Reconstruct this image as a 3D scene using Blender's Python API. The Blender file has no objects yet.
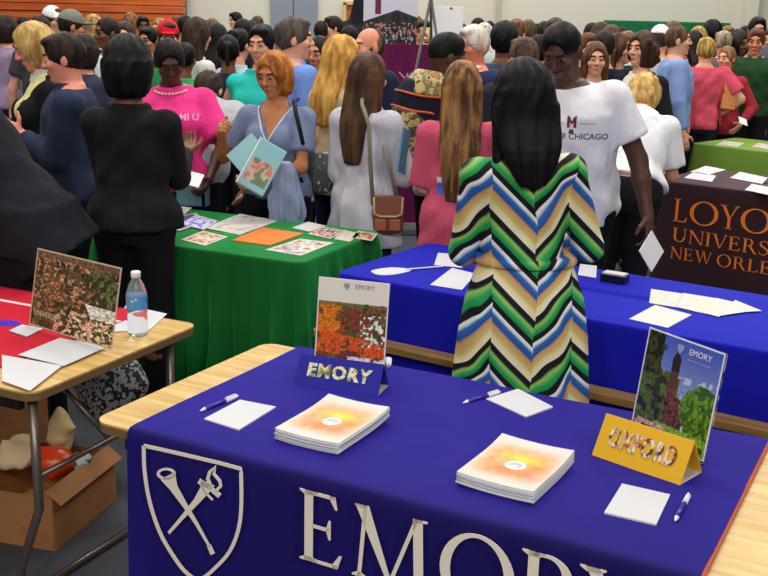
import bpy, bmesh, random
import numpy as np
from math import pi, sin, cos, tan, radians, sqrt, atan2, floor
from mathutils import Vector, Matrix
from mathutils.bvhtree import BVHTree
F32 = np.float32
COL = bpy.context.scene.collection
random.seed(7)

# ------------------------------------------------------------------ camera
CF, CP, CR, CH = 1050.0, 0.2555, 0.0238, 1.757
_fw = np.array([0, cos(CP), -sin(CP)]); _up = np.array([0, sin(CP), cos(CP)]); _rt = np.array([1.0, 0, 0])
_rt, _up = cos(CR)*_rt + sin(CR)*_up, -sin(CR)*_rt + cos(CR)*_up
def _ray(x, y): return _fw + _rt*(x-384)/CF + _up*(288-y)/CF
def on(x, y, z=0.75):
    d = _ray(x, y); return np.array([0, 0, CH]) + d*((z-CH)/d[2])
def at(x, y, Y):
    d = _ray(x, y); return np.array([0, 0, CH]) + d*(Y/d[1])
cam = bpy.data.cameras.new('camera'); camo = bpy.data.objects.new('camera', cam); COL.objects.link(camo)
cam.sensor_width = 36; cam.sensor_fit = 'HORIZONTAL'; cam.lens = CF*36/768; cam.clip_end = 200
camo.matrix_world = Matrix(((_rt[0], _up[0], -_fw[0], 0), (_rt[1], _up[1], -_fw[1], 0), (_rt[2], _up[2], -_fw[2], CH), (0, 0, 0, 1)))
bpy.context.scene.camera = camo

# ------------------------------------------------------------------ materials
MATS = {}
def lin(c):
    return tuple(((v/255)/12.92 if v/255 <= .04045 else ((v/255+.055)/1.055)**2.4) for v in c)
def new_mat(name):
    m = bpy.data.materials.new(name); m.use_nodes = True
    nt = m.node_tree; b = nt.nodes['Principled BSDF']
    return m, nt, b
def setp(b, **k):
    for n, v in k.items():
        n = n.replace('_', ' ')
        if n in b.inputs:
            b.inputs[n].default_value = v if not isinstance(v, tuple) or len(v) == 4 else (*v, 1)
def bump(nt, b, scale, strength, vec=None, dist=.01, detail=3, coord='Object'):
    tc = nt.nodes.new('ShaderNodeTexCoord'); mp = nt.nodes.new('ShaderNodeMapping')
    if vec: mp.inputs['Scale'].default_value = vec
    nz = nt.nodes.new('ShaderNodeTexNoise'); nz.inputs['Scale'].default_value = scale; nz.inputs['Detail'].default_value = detail
    bp = nt.nodes.new('ShaderNodeBump'); bp.inputs['Strength'].default_value = strength; bp.inputs['Distance'].default_value = dist
    nt.links.new(tc.outputs[coord], mp.inputs[0]); nt.links.new(mp.outputs[0], nz.inputs[0])
    nt.links.new(nz.outputs[0], bp.inputs['Height']); nt.links.new(bp.outputs[0], b.inputs['Normal'])
    return nz
def plain(name, rgb, rough=.6, metal=0, **k):
    key = (name, rgb, rough)
    if key in MATS: return MATS[key]
    m, nt, b = new_mat(name); setp(b, Base_Color=lin(rgb), Roughness=rough, Metallic=metal, **k)
    MATS[key] = m; return m
def fabric(rgb, rough=.9, wr=.5, name='fabric'):
    key = ('fab', rgb, rough, wr)
    if key in MATS: return MATS[key]
    m, nt, b = new_mat(name); setp(b, Base_Color=lin(rgb), Roughness=rough, Specular_IOR_Level=.2)
    bump(nt, b, 5, min(1, wr), (1.8, 1.8, .6), .05, 3)
    MATS[key] = m; return m
def skin(rgb):
    key = ('skin', rgb)
    if key in MATS: return MATS[key]
    m, nt, b = new_mat('skin'); setp(b, Base_Color=lin(rgb), Roughness=.5, Specular_IOR_Level=.35)
    MATS[key] = m; return m
def hairmat(rgb, rgb2=None):
    key = ('hair', rgb, rgb2)
    if key in MATS: return MATS[key]
    rgb2 = rgb2 or tuple(int(v*.55) for v in rgb)
    m, nt, b = new_mat('hair'); setp(b, Roughness=.55, Specular_IOR_Level=.18)
    nz = bump(nt, b, 28, .6, (1, 1, .12), .012, 3)
    cr = nt.nodes.new('ShaderNodeValToRGB'); cr.color_ramp.elements[0].position = .38; cr.color_ramp.elements[1].position = .62
    cr.color_ramp.elements[0].color = (*lin(rgb2), 1); cr.color_ramp.elements[1].color = (*lin(rgb), 1)
    nt.links.new(nz.outputs[0], cr.inputs[0]); nt.links.new(cr.outputs[0], b.inputs['Base Color'])
    MATS[key] = m; return m
def wood(c1, c2, name='wood', scale=4, vec=(1, 8, 8), rough=.45):
    key = (name, c1, c2)
    if key in MATS: return MATS[key]
    m, nt, b = new_mat(name); setp(b, Roughness=rough)
    tc = nt.nodes.new('ShaderNodeTexCoord'); mp = nt.nodes.new('ShaderNodeMapping'); mp.inputs['Scale'].default_value = vec
    nz = nt.nodes.new('ShaderNodeTexNoise'); nz.inputs['Scale'].default_value = scale; nz.inputs['Detail'].default_value = 6
    cr = nt.nodes.new('ShaderNodeValToRGB'); cr.color_ramp.elements[0].position = .35; cr.color_ramp.elements[1].position = .65
    cr.color_ramp.elements[0].color = (*lin(c1), 1); cr.color_ramp.elements[1].color = (*lin(c2), 1)
    nt.links.new(tc.outputs['Object'], mp.inputs[0]); nt.links.new(mp.outputs[0], nz.inputs[0])
    nt.links.new(nz.outputs[0], cr.inputs[0]); nt.links.new(cr.outputs[0], b.inputs['Base Color'])
    MATS[key] = m; return m
def attr_mat(name, rough=.5, coat=0.0, spec=.3):
    key = ('attr', name)
    if key in MATS: return MATS[key]
    m, nt, b = new_mat(name); setp(b, Roughness=rough, Coat_Weight=coat, Specular_IOR_Level=spec)
    a = nt.nodes.new('ShaderNodeAttribute'); a.attribute_name = 'print'
    nt.links.new(a.outputs['Color'], b.inputs['Base Color']); MATS[key] = m; return m
def cloth_mat(name, rgb, sheen, sw=.0, rough=.8):
    m, nt, b = new_mat(name); setp(b, Base_Color=lin(rgb), Roughness=rough, Specular_IOR_Level=.2, Sheen_Weight=sw, Sheen_Roughness=.5, Sheen_Tint=lin(sheen))
    bump(nt, b, 2.2, .5, (1, 1, .5), .02, 3)
    return m
def splotch(name, cols, scale=14, rough=.7, coord='Object'):
    key = (name,)
    if key in MATS: return MATS[key]
    m, nt, b = new_mat(name); setp(b, Roughness=rough)
    tc = nt.nodes.new('ShaderNodeTexCoord')
    nz = nt.nodes.new('ShaderNodeTexNoise'); nz.inputs['Scale'].default_value = scale; nz.inputs['Detail'].default_value = 2
    cr = nt.nodes.new('ShaderNodeValToRGB'); cr.color_ramp.interpolation = 'CONSTANT'
    el = cr.color_ramp.elements
    n = len(cols)
    for i, c in enumerate(cols):
        e = el[i] if i < 2 else el.new(.9)
        e.position = 0 if i == 0 else .36 + .28*(i-1)/max(1, n-2); e.color = (*lin(c), 1)
    nt.links.new(tc.outputs[coord], nz.inputs[0]); nt.links.new(nz.outputs[0], cr.inputs[0]); nt.links.new(cr.outputs[0], b.inputs['Base Color'])
    MATS[key] = m; return m

# ------------------------------------------------------------------ objects
def link(name, me, mat, parent=None, loc=None, rz=None):
    o = bpy.data.objects.new(name, me); COL.objects.link(o)
    if mat is not None:
        for m in (mat if isinstance(mat, (list, tuple)) else [mat]): me.materials.append(m)
    if parent: o.parent = parent
    if loc is not None: o.location = [float(v) for v in loc]
    if rz is not None: o.rotation_euler = (0, 0, rz)
    return o
def tag(o, label=None, cat=None, group=None, kind=None):
    if label: o['label'] = label
    if cat: o['category'] = cat
    if group: o['group'] = group
    if kind: o['kind'] = kind
    return o
def empty(name, loc, rz, label, cat, group=None):
    o = bpy.data.objects.new(name, None); COL.objects.link(o); o.empty_display_size = .1
    o.location = [float(v) for v in loc]; o.rotation_euler = (0, 0, rz)
    return tag(o, label, cat, group)
def np_mesh(name, V, Fc, smooth=True, midx=None):
    me = bpy.data.meshes.new(name); V = np.asarray(V, F32); Fc = np.asarray(Fc, np.int32)
    n = len(Fc); k = Fc.shape[1] if n else 4
    me.vertices.add(len(V)); me.vertices.foreach_set('co', V.ravel())
    me.loops.add(n*k); me.loops.foreach_set('vertex_index', Fc.ravel())
    me.polygons.add(n); me.polygons.foreach_set('loop_start', np.arange(0, n*k, k, dtype=np.int32))
    if smooth: me.polygons.foreach_set('use_smooth', np.ones(n, bool))
    if midx is not None: me.polygons.foreach_set('material_index', midx.astype(np.int32))
    me.update(calc_edges=True); me.validate(); return me
def bm_mesh(name, bm, smooth=False):
    me = bpy.data.meshes.new(name); bm.normal_update(); bm.to_mesh(me); bm.free()
    if smooth: me.polygons.foreach_set('use_smooth', [True]*len(me.polygons))
    return me
def box(bm, c, s, rz=0, bev=0, M=None):
    T = Matrix.Translation(Vector(c)) @ Matrix.Rotation(rz, 4, 'Z')
    if M is not None: T = Matrix.Translation(Vector(c)) @ M
    r = bmesh.ops.create_cube(bm, size=1, matrix=T @ Matrix.Diagonal((*s, 1)))
    if bev:
        es = list({e for v in r['verts'] for e in v.link_edges})
        bmesh.ops.bevel(bm, geom=es, offset=bev, segments=2, affect='EDGES', profile=.7)
def tube(bm, pts, r, n=10, caps=True):
    pts = [Vector(p) for p in pts]; rings = []
    for i, p in enumerate(pts):
        d = (pts[min(i+1, len(pts)-1)] - pts[max(i-1, 0)]).normalized()
        a = d.orthogonal().normalized() if i == 0 else (rings_a - d*rings_a.dot(d)).normalized()
        rings_a = a; b_ = d.cross(a); rr = r[i] if isinstance(r, (list, tuple)) else r
        rings.append([bm.verts.new(p + (a*cos(2*pi*k/n) + b_*sin(2*pi*k/n))*rr) for k in range(n)])
    for i in range(len(rings)-1):
        for k in range(n): bm.faces.new((rings[i][k], rings[i][(k+1) % n], rings[i+1][(k+1) % n], rings[i+1][k]))
    if caps: bm.faces.new(rings[0][::-1]); bm.faces.new(rings[-1])
def lathe(bm, prof, n=24, c=(0, 0, 0)):
    rings = [[bm.verts.new((c[0]+r*cos(2*pi*k/n), c[1]+r*sin(2*pi*k/n), c[2]+z)) for k in range(n)] for r, z in prof]
    for i in range(len(rings)-1):
        for k in range(n): bm.faces.new((rings[i][k], rings[i][(k+1) % n], rings[i+1][(k+1) % n], rings[i+1][k]))
    bm.faces.new(rings[0][::-1]); bm.faces.new(rings[-1])
def prism(bm, poly, z0, z1, T=None):
    T = T or Matrix.Identity(4)
    a = [bm.verts.new(T @ Vector((x, y, z0))) for x, y in poly]; b_ = [bm.verts.new(T @ Vector((x, y, z1))) for x, y in poly]
    n = len(poly)
    bm.faces.new(a[::-1]); bm.faces.new(b_)
    for i in range(n): bm.faces.new((a[i], a[(i+1) % n], b_[(i+1) % n], b_[i]))

# ------------------------------------------------------------------ signed-distance modelling of bodies, clothes and hair
class Prim:
    def __init__(s, f, lo, hi, k=.02, op='u'):
        s.f, s.lo, s.hi, s.k, s.op = f, np.array(lo, float), np.array(hi, float), k, op
I3 = np.eye(3)
def rotx(a): return np.array([[1, 0, 0], [0, cos(a), -sin(a)], [0, sin(a), cos(a)]])
def roty(a): return np.array([[cos(a), 0, sin(a)], [0, 1, 0], [-sin(a), 0, cos(a)]])
def rotz(a): return np.array([[cos(a), -sin(a), 0], [sin(a), cos(a), 0], [0, 0, 1]])
class Frame:
    def __init__(s, R=I3, o=(0, 0, 0)): s.R, s.o = R, np.array(o, float)
    def __call__(s, p): return s.R @ np.array(p, float) + s.o
    def loc(s, X, Y, Z):
        x, y, z = X-s.o[0], Y-s.o[1], Z-s.o[2]; R = s.R
        return (R[0, 0]*x+R[1, 0]*y+R[2, 0]*z, R[0, 1]*x+R[1, 1]*y+R[2, 1]*z, R[0, 2]*x+R[1, 2]*y+R[2, 2]*z)
ID = Frame()
def cone(a, b, ra, rb, k=.02, op='u', cut=None, fr=ID):
    a = fr(a); b = fr(b); ab = b-a; L2 = float(ab @ ab) + 1e-9; R = max(ra, rb)
    def f(X, Y, Z):
        t = np.clip(((X-a[0])*ab[0] + (Y-a[1])*ab[1] + (Z-a[2])*ab[2])/L2, 0, 1)
        d = np.sqrt((X-a[0]-t*ab[0])**2 + (Y-a[1]-t*ab[1])**2 + (Z-a[2]-t*ab[2])**2) - (ra+(rb-ra)*t)
        if cut is not None:
            p, n = cut; d = np.maximum(d, (X-p[0])*n[0]+(Y-p[1])*n[1]+(Z-p[2])*n[2])
        return d
    return Prim(f, np.minimum(a, b)-R, np.maximum(a, b)+R, k, op)
def ell(c, r, k=.02, op='u', fr=ID, R=I3, disp=None):
    f2 = Frame(fr.R @ R, fr(c)); r = np.array(r, float); m = r.max()*1.02
    def f(X, Y, Z):
        x, y, z = f2.loc(X, Y, Z)
        q = np.sqrt((x/r[0])**2+(y/r[1])**2+(z/r[2])**2); g = np.sqrt((x/r[0]**2)**2+(y/r[1]**2)**2+(z/r[2]**2)**2)+1e-9
        d = q*(q-1)/g
        if disp:
            th = np.arctan2(x, y+.02+0*x); d = d+disp[1]*np.sin(disp[0]*th+14*z+2*np.sin(30*z)+1.5*np.sin(3*th))
        return d
    return Prim(f, f2.o-m, f2.o+m, k, op)
def loft(st, fr=ID, k=.02, op='u', fold=None, zr=None, inf=0., wedge=None, expo=2.0, wr=0.):
    st = sorted(st); z = np.array([s[0] for s in st]); w = np.array([s[1] for s in st])+inf; d = np.array([s[2] for s in st])+inf; c = np.array([s[3] for s in st])
    z0, z1 = zr or (z[0], z[-1]); wm = max(w.max(), d.max())+.06+abs(c).max()
    cs = [fr((x, y, zz)) for x in (-wm, wm) for y in (-wm, wm) for zz in (z0, z1)]
    def f(X, Y, Z):
        x, y, q = fr.loc(X, Y, Z)
        W = np.interp(q, z, w); D = np.interp(q, z, d); C = np.interp(q, z, c)
        y = y-C; m = np.minimum(W, D)
        rr = np.sqrt((x/W)**2+(y/D)**2) if expo == 2 else (np.abs(x/W)**expo+np.abs(y/D)**expo)**(1/expo)
        dd = (rr-1)*m
        if fold:
            n, amp, zt = fold; th = np.arctan2(y, x)
            dd = dd - amp*np.clip((zt-q)/max(zt-z0, .01), 0, 1)*(np.sin(n*th)+.5*np.sin((n*1.7)*th+1.3))
        if wr: dd = dd-wr*(np.sin(26*q+9*x+4*np.sin(11*x+5*q))*.6+np.sin(17*x-22*q+5*y+2*np.sin(9*q))*.6)
        if wedge:
            zv, sl, yd = wedge
            dd = np.maximum(dd, np.minimum(np.minimum((q-zv)*sl-np.abs(x), q-zv), yd-y)*1.0)
        return np.maximum(dd, np.maximum(z0-q, q-z1))
    return Prim(f, np.min(cs, 0), np.max(cs, 0), k, op)
def sdf_eval(prims, lo, hi, h):
    n = np.maximum(((hi-lo)/h).astype(int)+1, 2)
    ax = [(lo[i]+h*np.arange(n[i])).astype(F32) for i in range(3)]
    V = np.full(n, 1.0, F32)
    for p in prims:
        pad = p.k+2.5*h
        a = np.clip(((p.lo-pad-lo)/h).astype(int), 0, n); b = np.clip(((p.hi+pad-lo)/h).astype(int)+2, 0, n)
        if (b <= a).any(): continue
        sl = tuple(slice(a[i], b[i]) for i in range(3))
        d = p.f(ax[0][sl[0]][:, None, None], ax[1][sl[1]][None, :, None], ax[2][sl[2]][None, None, :]).astype(F32)
        c = V[sl]; k = max(p.k, 1e-4)
        if p.op == 'u':
            t = np.clip(.5+.5*(c-d)/k, 0, 1); V[sl] = c+(d-c)*t-k*t*(1-t)
        else:
            d = -d; t = np.clip(.5+.5*(d-c)/k, 0, 1); V[sl] = c+(d-c)*t+k*t*(1-t)
    return V, ax
def surface_nets(V, lo, h):
    S = V < 0
    nx, ny, nz = V.shape
    c = S[:-1, :-1, :-1].astype(np.int8)
    for dx in (0, 1):
        for dy in (0, 1):
            for dz in (0, 1):
                if dx+dy+dz: c = c+S[dx:nx-1+dx, dy:ny-1+dy, dz:nz-1+dz]
    act = (c > 0) & (c < 8); idx = np.argwhere(act)
    if len(idx) == 0: return np.zeros((0, 3)), np.zeros((0, 4), int)
    num = -np.ones(act.shape, np.int64); num[act] = np.arange(len(idx))
    acc = np.zeros((len(idx), 3)); cnt = np.zeros(len(idx))
    corners = [(a, b, d) for a in (0, 1) for b in (0, 1) for d in (0, 1)]
    for A in corners:
        for ax_ in range(3):
            if A[ax_]: continue
            B = list(A); B[ax_] = 1
            va = V[idx[:, 0]+A[0], idx[:, 1]+A[1], idx[:, 2]+A[2]]; vb = V[idx[:, 0]+B[0], idx[:, 1]+B[1], idx[:, 2]+B[2]]
            m = (va < 0) != (vb < 0); t = np.where(m, va/np.where(m, va-vb, 1), 0)
            P = np.array(A, float)[None]+np.zeros((len(idx), 3)); P[:, ax_] += t
            acc += P*m[:, None]; cnt += m
    verts = (idx+acc/cnt[:, None])*h+lo
    F_ = []
    for ax_ in range(3):
        s0 = [slice(None)]*3; s1 = [slice(None)]*3; s0[ax_] = slice(0, -1); s1[ax_] = slice(1, None)
        a = S[tuple(s0)]; b = S[tuple(s1)]; u, v = (ax_+1) % 3, (ax_+2) % 3
        e = np.argwhere(a != b); e = e[(e[:, u] > 0) & (e[:, v] > 0) & (e[:, u] < act.shape[u]) & (e[:, v] < act.shape[v])]
        if len(e) == 0: continue
        def cell(du, dv):
            q = e.copy(); q[:, u] -= du; q[:, v] -= dv; return num[q[:, 0], q[:, 1], q[:, 2]]
        Q = np.stack([cell(1, 1), cell(0, 1), cell(0, 0), cell(1, 0)], 1)
        ins = a[e[:, 0], e[:, 1], e[:, 2]]
        Q[~ins] = Q[~ins][:, ::-1]; F_.append(Q)
    Fc = np.concatenate(F_); Fc = Fc[(Fc >= 0).all(1)]
    return verts, Fc
def bounds(prims, pad):
    u = [p for p in prims if p.op == 'u']
    return np.min([p.lo for p in u], 0)-pad, np.max([p.hi for p in u], 0)+pad
def sdf_mesh(name, prims, h, scale=1., fine=(), clip=None, matf=None, relax=0):
    """one mesh; 'fine' = [(centre, half, h)] boxes meshed at a finer step from the same field"""
    lo, hi = bounds(prims, 3*h)
    V, _ = sdf_eval(prims, lo, hi, h); v, f = surface_nets(V, lo, h)
    cen = v[f].mean(1); keep = np.ones(len(f), bool)
    vs, fs = [v], []
    for c, hf, hh in fine: keep &= ~(np.abs(cen-c) < np.array(hf)-h*.6).all(1)
    fs = [f[keep]]; off = len(v)
    for c, hf, hh in fine:
        c = np.array(c); hf = np.array(hf)
        l2, h2 = c-hf-3*hh, c+hf+3*hh
        V2, _ = sdf_eval(prims, l2, h2, hh); v2, f2 = surface_nets(V2, l2, hh)
        if not len(f2): continue
        ce = v2[f2].mean(1); f2 = f2[(np.abs(ce-c) < hf).all(1)]
        vs.append(v2); fs.append(f2+off); off += len(v2)
    v = np.concatenate(vs); f = np.concatenate(fs)
    used = np.unique(f); rm = -np.ones(len(v), int); rm[used] = np.arange(len(used)); v = v[used]; f = rm[f]
    mi = matf(v[f].mean(1)) if matf else None
    return np_mesh(name, v*scale, f, True, mi)
# ------------------------------------------------------------------ people
SK = {'dark': (72, 44, 32), 'brown': (118, 72, 50), 'tan': (196, 132, 96), 'fair': (226, 164, 134), 'pink': (232, 150, 126), 'deep': (52, 32, 26)}
TS = {'m': [(.82, .14, .10, .01), (.90, .168, .115, .015), (1.0, .16, .11, .01), (1.1, .152, .105, 0), (1.22, .168, .113, 0), (1.32, .178, .113, .005), (1.385, .158, .092, .015), (1.435, .09, .066, .02), (1.47, .055, .055, .02)],
      'f': [(.82, .14, .10, .015), (.90, .175, .12, .02), (.98, .166, .115, .015), (1.08, .132, .095, .005), (1.2, .138, .1, 0), (1.3, .15, .098, .005), (1.365, .142, .083, .015), (1.415, .08, .06, .02), (1.45, .05, .05, .02)]}
def nrm(v): v = np.array(v, float); return v/np.linalg.norm(v)
def ik(s, t, pole, L1, L2):
    d = t-s; L = np.linalg.norm(d)
    if L > L1+L2-.004: t = s+d/L*(L1+L2-.004); d = t-s; L = np.linalg.norm(d)
    a = (L1*L1-L2*L2+L*L)/(2*L); h = sqrt(max(L1*L1-a*a, 0)); u = d/L
    p = np.array(pole, float); p = p-u*(p@u); p = p/(np.linalg.norm(p)+1e-9)
    return s+u*a+p*h, t
def half(n, c, k=.006, fr=ID):
    n = np.array(n, float)
    def f(X, Y, Z):
        x, y, z = fr.loc(X, Y, Z); return x*n[0]+y*n[1]+z*n[2]-c
    return Prim(f, (-9, -9, -9), (9, 9, 9), k, 's')
Q = {'near': dict(b=.016, hd=.0048, hn=.0045, g=.011, hr=.008), 'mid': dict(b=.02, hd=.0062, hn=.006, g=.014, hr=.0105), 'far': dict(b=.03, hd=.012, hn=None, g=.022, hr=.014)}
def rig(sex='m', w=1., lean=(0, 0), head=(0, 0), arms=None, pole=(None, None), thumb=(None, None), curl=(.3, .3), bust=1., hscale=1.):
    r = dict(sex=sex, w=w)
    T = Frame(rotx(radians(lean[0])) @ roty(radians(lean[1])), (0, 0, 0)); T.o = np.array([0, 0, .93])-T.R @ np.array([0, 0, .93])
    piv = T((0, .012, 1.49)); HR = rotz(radians(head[0])) @ rotx(radians(head[1])) @ T.R if lean[0] > 25 else T.R @ rotz(radians(head[0])) @ rotx(radians(head[1]))
    Hf = Frame(HR*1.0, piv+HR @ np.array([0, -.008, .10]))
    r['T'], r['H'] = T, Hf
    sx, sz = (.178*w**.5, 1.375) if sex == 'm' else (.156*w**.5, 1.35)
    arms = arms or [(-.31, -.05, .84), (.31, -.05, .84)]
    r['arm'] = []
    for i, sd in enumerate((-1, 1)):
        S = T((sd*sx, .012, sz)); po = pole[i] or (sd*.6, .7, -.5)
        E, W = ik(S, np.array(arms[i], float), po, .285, .25)
        th = thumb[i] or (0, -1, .35)
        r['arm'].append((S, E, W, np.array(th, float), curl[i], sd))
    return r
def hand_prims(arm, s=1., spread=0, point=False, fdir=None):
    S, E, W, th, c, sd = arm
    f = nrm(W-E) if fdir is None else nrm(fdir); t = nrm(th-f*(th @ f)); n = np.cross(f, t)*(1 if sd > 0 else -1)
    R = np.stack([t, f, n], 1); P = [cone(W-f*.02, W+f*.02, .024*s, .026*s, .015), ell(W+f*.05*s, (.041*s, .052*s, .018*s), .012, R=R)]
    for i, L in enumerate((.072, .08, .075, .06)):
        b = W+f*.082*s+t*(.030-.0195*i)*s; dr = nrm(f+t*(.22-.16*i)*spread)
        cc = c if not (point and i > 1) else 1.15
        p = b; a = 0
        for j, (fr_, da) in enumerate(((.45, .7), (.3, .95), (.25, .6))):
            a += cc*da*1.25; q = p+(dr*cos(a)+n*sin(a))*L*fr_*s
            P.append(cone(p, q, (.0095-.0008*j)*s, (.0088-.0008*j)*s, .004)); p = q
    b = W+f*.022*s+t*.026*s; q = b+nrm(f*.6+t*(.75+spread*.4)+n*.3)*.045*s; P.append(cone(b, q, .0125*s, .0105*s, .01))
    P.append(cone(q, q+nrm(f*.85+t*(.4+spread*.4)+n*.45)*.034*s, .0105*s, .008*s, .005))
    return P
def body_prims(r, detail=True, hk=None):
    sex, w, T, H = r['sex'], r['w'], r['T'], r['H']; m = 1 if sex == 'm' else .87
    st = [(z, a*w*(.93 if z < 1.36 else 1), b*w*(.93 if z < 1.36 else 1), c) for z, a, b, c in TS[sex]]
    P = [loft(st, T, .03, zr=(.9, 1.46)), loft(st, ID, .04, zr=(.82, 1.02))]
    if sex == 'f':
        for sd in (-1, 1): P.append(ell((sd*.066, -.078*w, 1.235), (.058, .046, .058), .03, fr=T))
    P.append(cone(T((0, .022, 1.41)), H((0, .02, -.06)), .060*m, .053*m, .03))
    for S, E, W, th, c, sd in r['arm']:
        P += [ell(S, (.056*m, .056*m, .058*m), .03), cone(S, E, .05*m*w**.5, .040*m, .02), cone(E, E+(W-E)*.35, .041*m, .041*m, .02), cone(E+(W-E)*.35, W, .041*m, .026*m, .02)]
    for sd in (-1, 1):
        P += [cone((sd*.088, .015, .87), (sd*.092, .0, .49), .088*w, .055, .03), cone((sd*.092, 0, .49), (sd*.092, .015, .3), .053, .055, .03), cone((sd*.092, .015, .3), (sd*.095, .03, .08), .052, .036, .03),
              cone((sd*.095, .045, .045), (sd*.105, -.13, .03), .04, .03, .03)]
    # head
    a = .96 if sex == 'f' else 1.
    P += [ell((0, .014, .02), (.073, .094, .098), .02, fr=H), ell((0, -.024, -.052), (.052*a, .060, .062*a), .035, fr=H), ell((0, -.066, -.094*a), (.02, .018, .016), .02, fr=H)]
    if detail:
        for sd in (-1, 1):
            P += [ell((sd*.041, -.058, -.02), (.024, .024, .022), .02, fr=H), ell((sd*.076, .014, -.008), (.010, .02, .032), .008, fr=H)]
        P.append(cone((-.03, -.076, .036), (.03, -.076, .036), .012, .012, .02, fr=H))
        for sd in (-1, 1): P.append(ell((sd*.031, -.096, .012), (.021, .014, .013), .014, 's', fr=H))
        for sd in (-1, 1): P.append(ell((sd*.031, -.0745, .011), (.0155, .0125, .0125), .003, fr=H))
        P += [cone((0, -.082, .022), (0, -.104, -.018), .008, .012, .012, fr=H)]
        for sd in (-1, 1): P.append(ell((sd*.013, -.092, -.022), (.009, .011, .008), .006, fr=H))
        P += [ell((0, -.083, -.0515), (.024, .012, .0065), .004, fr=H), ell((0, -.081, -.062), (.020, .012, .0075), .004, fr=H)]
    else:
        P.append(cone((0, -.082, .02), (0, -.098, -.018), .01, .012, .012, fr=H))
    if hk is not None:
        for i, kw in enumerate(hk): P += hand_prims(r['arm'][i], **kw)
    return P
def face_mats(r, far=False):
    H = r['H']
    def f(c):
        x, y, z = H.loc(c[:, 0], c[:, 1], c[:, 2]); ax = np.abs(x); mi = np.zeros(len(c), int)
        fr = (y < -.062) & (y > -.13) & (np.abs(z) < .12)
        mi[fr & (ax < .025*(1-((z+.057)/.015)**2*.6)) & (np.abs(z+.057) < .0125) & (y < -.074)] = 1
        ew = ((ax-.031)/.0150)**2+((z-.010)/(.0062 if not far else .008))**2 < 1
        mi[fr & ew] = 2 if not far else 3
        if not far: mi[fr & ew & (((ax-.031)/.0075)**2+((z-.010)/.008)**2 < 1)] = 3
        if not far: mi[fr & ew & (z > .0135)] = 3
        mi[fr & (np.abs(z-(.036-(ax-.034)**2*8)) < .0055) & (ax > .012) & (ax < .053)] = 4
        return mi
    return f
def hair_prims(style, r, L=1.2, t=None):
    H, T = r['H'], r['T']; sk = lambda e, k=.01, dz=0: ell((0, .016, .022+dz), (.074+e, .096+e, .098+e), k, fr=H, disp=(13, .0028+.06*max(e-.008, 0)))
    face = lambda s=1., dz=0.: ell((0, -.118, -.026+dz), (.068*s, .088, .122), .010, 's', fr=H)
    low = lambda z, k=.6: half((0, k, -1) if False else (0, -k, 1), z, .008, H)   # removes below the plane z - k*y < c
    P = []
    if style in ('short', 'crop', 'curlytop'):
        e = t or {'short': .011, 'crop': .006, 'curlytop': .022}[style]
        P = [sk(e)]
        if style != 'crop': P.append(ell((0.01, -.04, .094), (.052, .046, .026), .02, fr=H))
        P += [face(), half((0, .62, 1), -.032, .008, H)]
    elif style == 'fade':
        P = [ell((0, -.002, .062), (.073, .092, .072), .02, fr=H), ell((0, .02, .035), (.077, .096, .09), .02, fr=H), face(1.0, .006), half((0, .5, 1), -.012, .01, H)]
    elif style == 'bald':
        P = [sk(.007), ell((0, -.04, .06), (.095, .115, .085), .01, 's', fr=H), face(), half((0, .62, 1), -.03, .008, H)]
    elif style == 'afro':
        P = [sk(.035), face(.9), half((0, .5, 1), -.05, .01, H)]
    elif style in ('bob', 'bigbob', 'curly'):
        e = {'bob': .017, 'bigbob': .026, 'curly': .022}[style]; b = (L if L < 1 else 0)
        P = [sk(e), loft([(-.125, .045+e, .045+e, .035), (-.10, .066+e, .062+e, .035), (-.03, .075+e, .085+e, .028), (.02, .070+e, .085+e, .022)], H, .045, fold=(11, .005, .05))]
        if style == 'curly':
            rs = np.random.RandomState(3)
            for i in range(26):
                a = rs.rand()*2*pi; zz = -.11+rs.rand()*.2; rr = .095-(.04 if zz > .06 else 0)
                if sin(a) < -.75: continue
                P.append(ell((cos(a)*rr, .035+sin(a)*rr, zz), (.026, .026, .026), .012, fr=H))
        P += [face(.98)]
    elif style in ('long', 'wavy', 'longblack'):
        e = {'long': .014, 'wavy': .018, 'longblack': .02}[style]; wd = {'long': 1., 'wavy': 1.1, 'longblack': 1.12}[style]
        P = [sk(e), loft([(-.12, .074+e*.5, .05, .055), (-.03, .072+e, .075, .04), (.02, .066+e, .085, .02)], H, .045)]
        P.append(face(.98)); 
        pb = T.R.T @ (H((0, .055, -.02))-T.o)
        zt = pb[2]; st = []
        for i in range(7):
            q = i/6; z = zt+(L-zt)*q
            st.append((z, (.084+.012*sin(q*pi))*wd*(1-(.62 if style == 'longblack' else .45)*q**2.4), .042*(1-.35*q**2)+.006, pb[1]+(.088-pb[1])*min(1, q*1.6)+(.036*min(1, q*2)*r['w'])))
        P2 = [loft(st, Frame(T.R, T((pb[0], 0, 0))), .03, fold=(9, .006 if style != 'wavy' else .012, zt))]
        for sd in (-1, 1):
            P2.append(cone(H((sd*.078, -.005, -.01)), T((sd*.085+pb[0]*.3, .045, 1.37)), .022, .028, .03))
        P = P[:2]+P2+[face(.98)]
    elif style == 'pony':
        P = [sk(.01), ell((0, .11, .035), (.03, .03, .03), .01, fr=H), cone((0, .125, .03), (0, .14, -.12), .028, .012, .02, fr=H), face(), half((0, .62, 1), -.035, .008, H)]
    elif style == 'bun':
        P = [sk(.01), ell((0, .10, .07), (.045, .04, .04), .01, fr=H), face(), half((0, .62, 1), -.035, .008, H)]
    return P
def cap_prims(r):
    H = r['H']
    return [ell((0, .016, .034), (.088, .110, .105), .01, fr=H), half((0, -.12, 1), .034, .004, H)], [ell((0, -.115, .045), (.066, .075, .008), .006, fr=H, R=rotx(-.12))]
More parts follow.
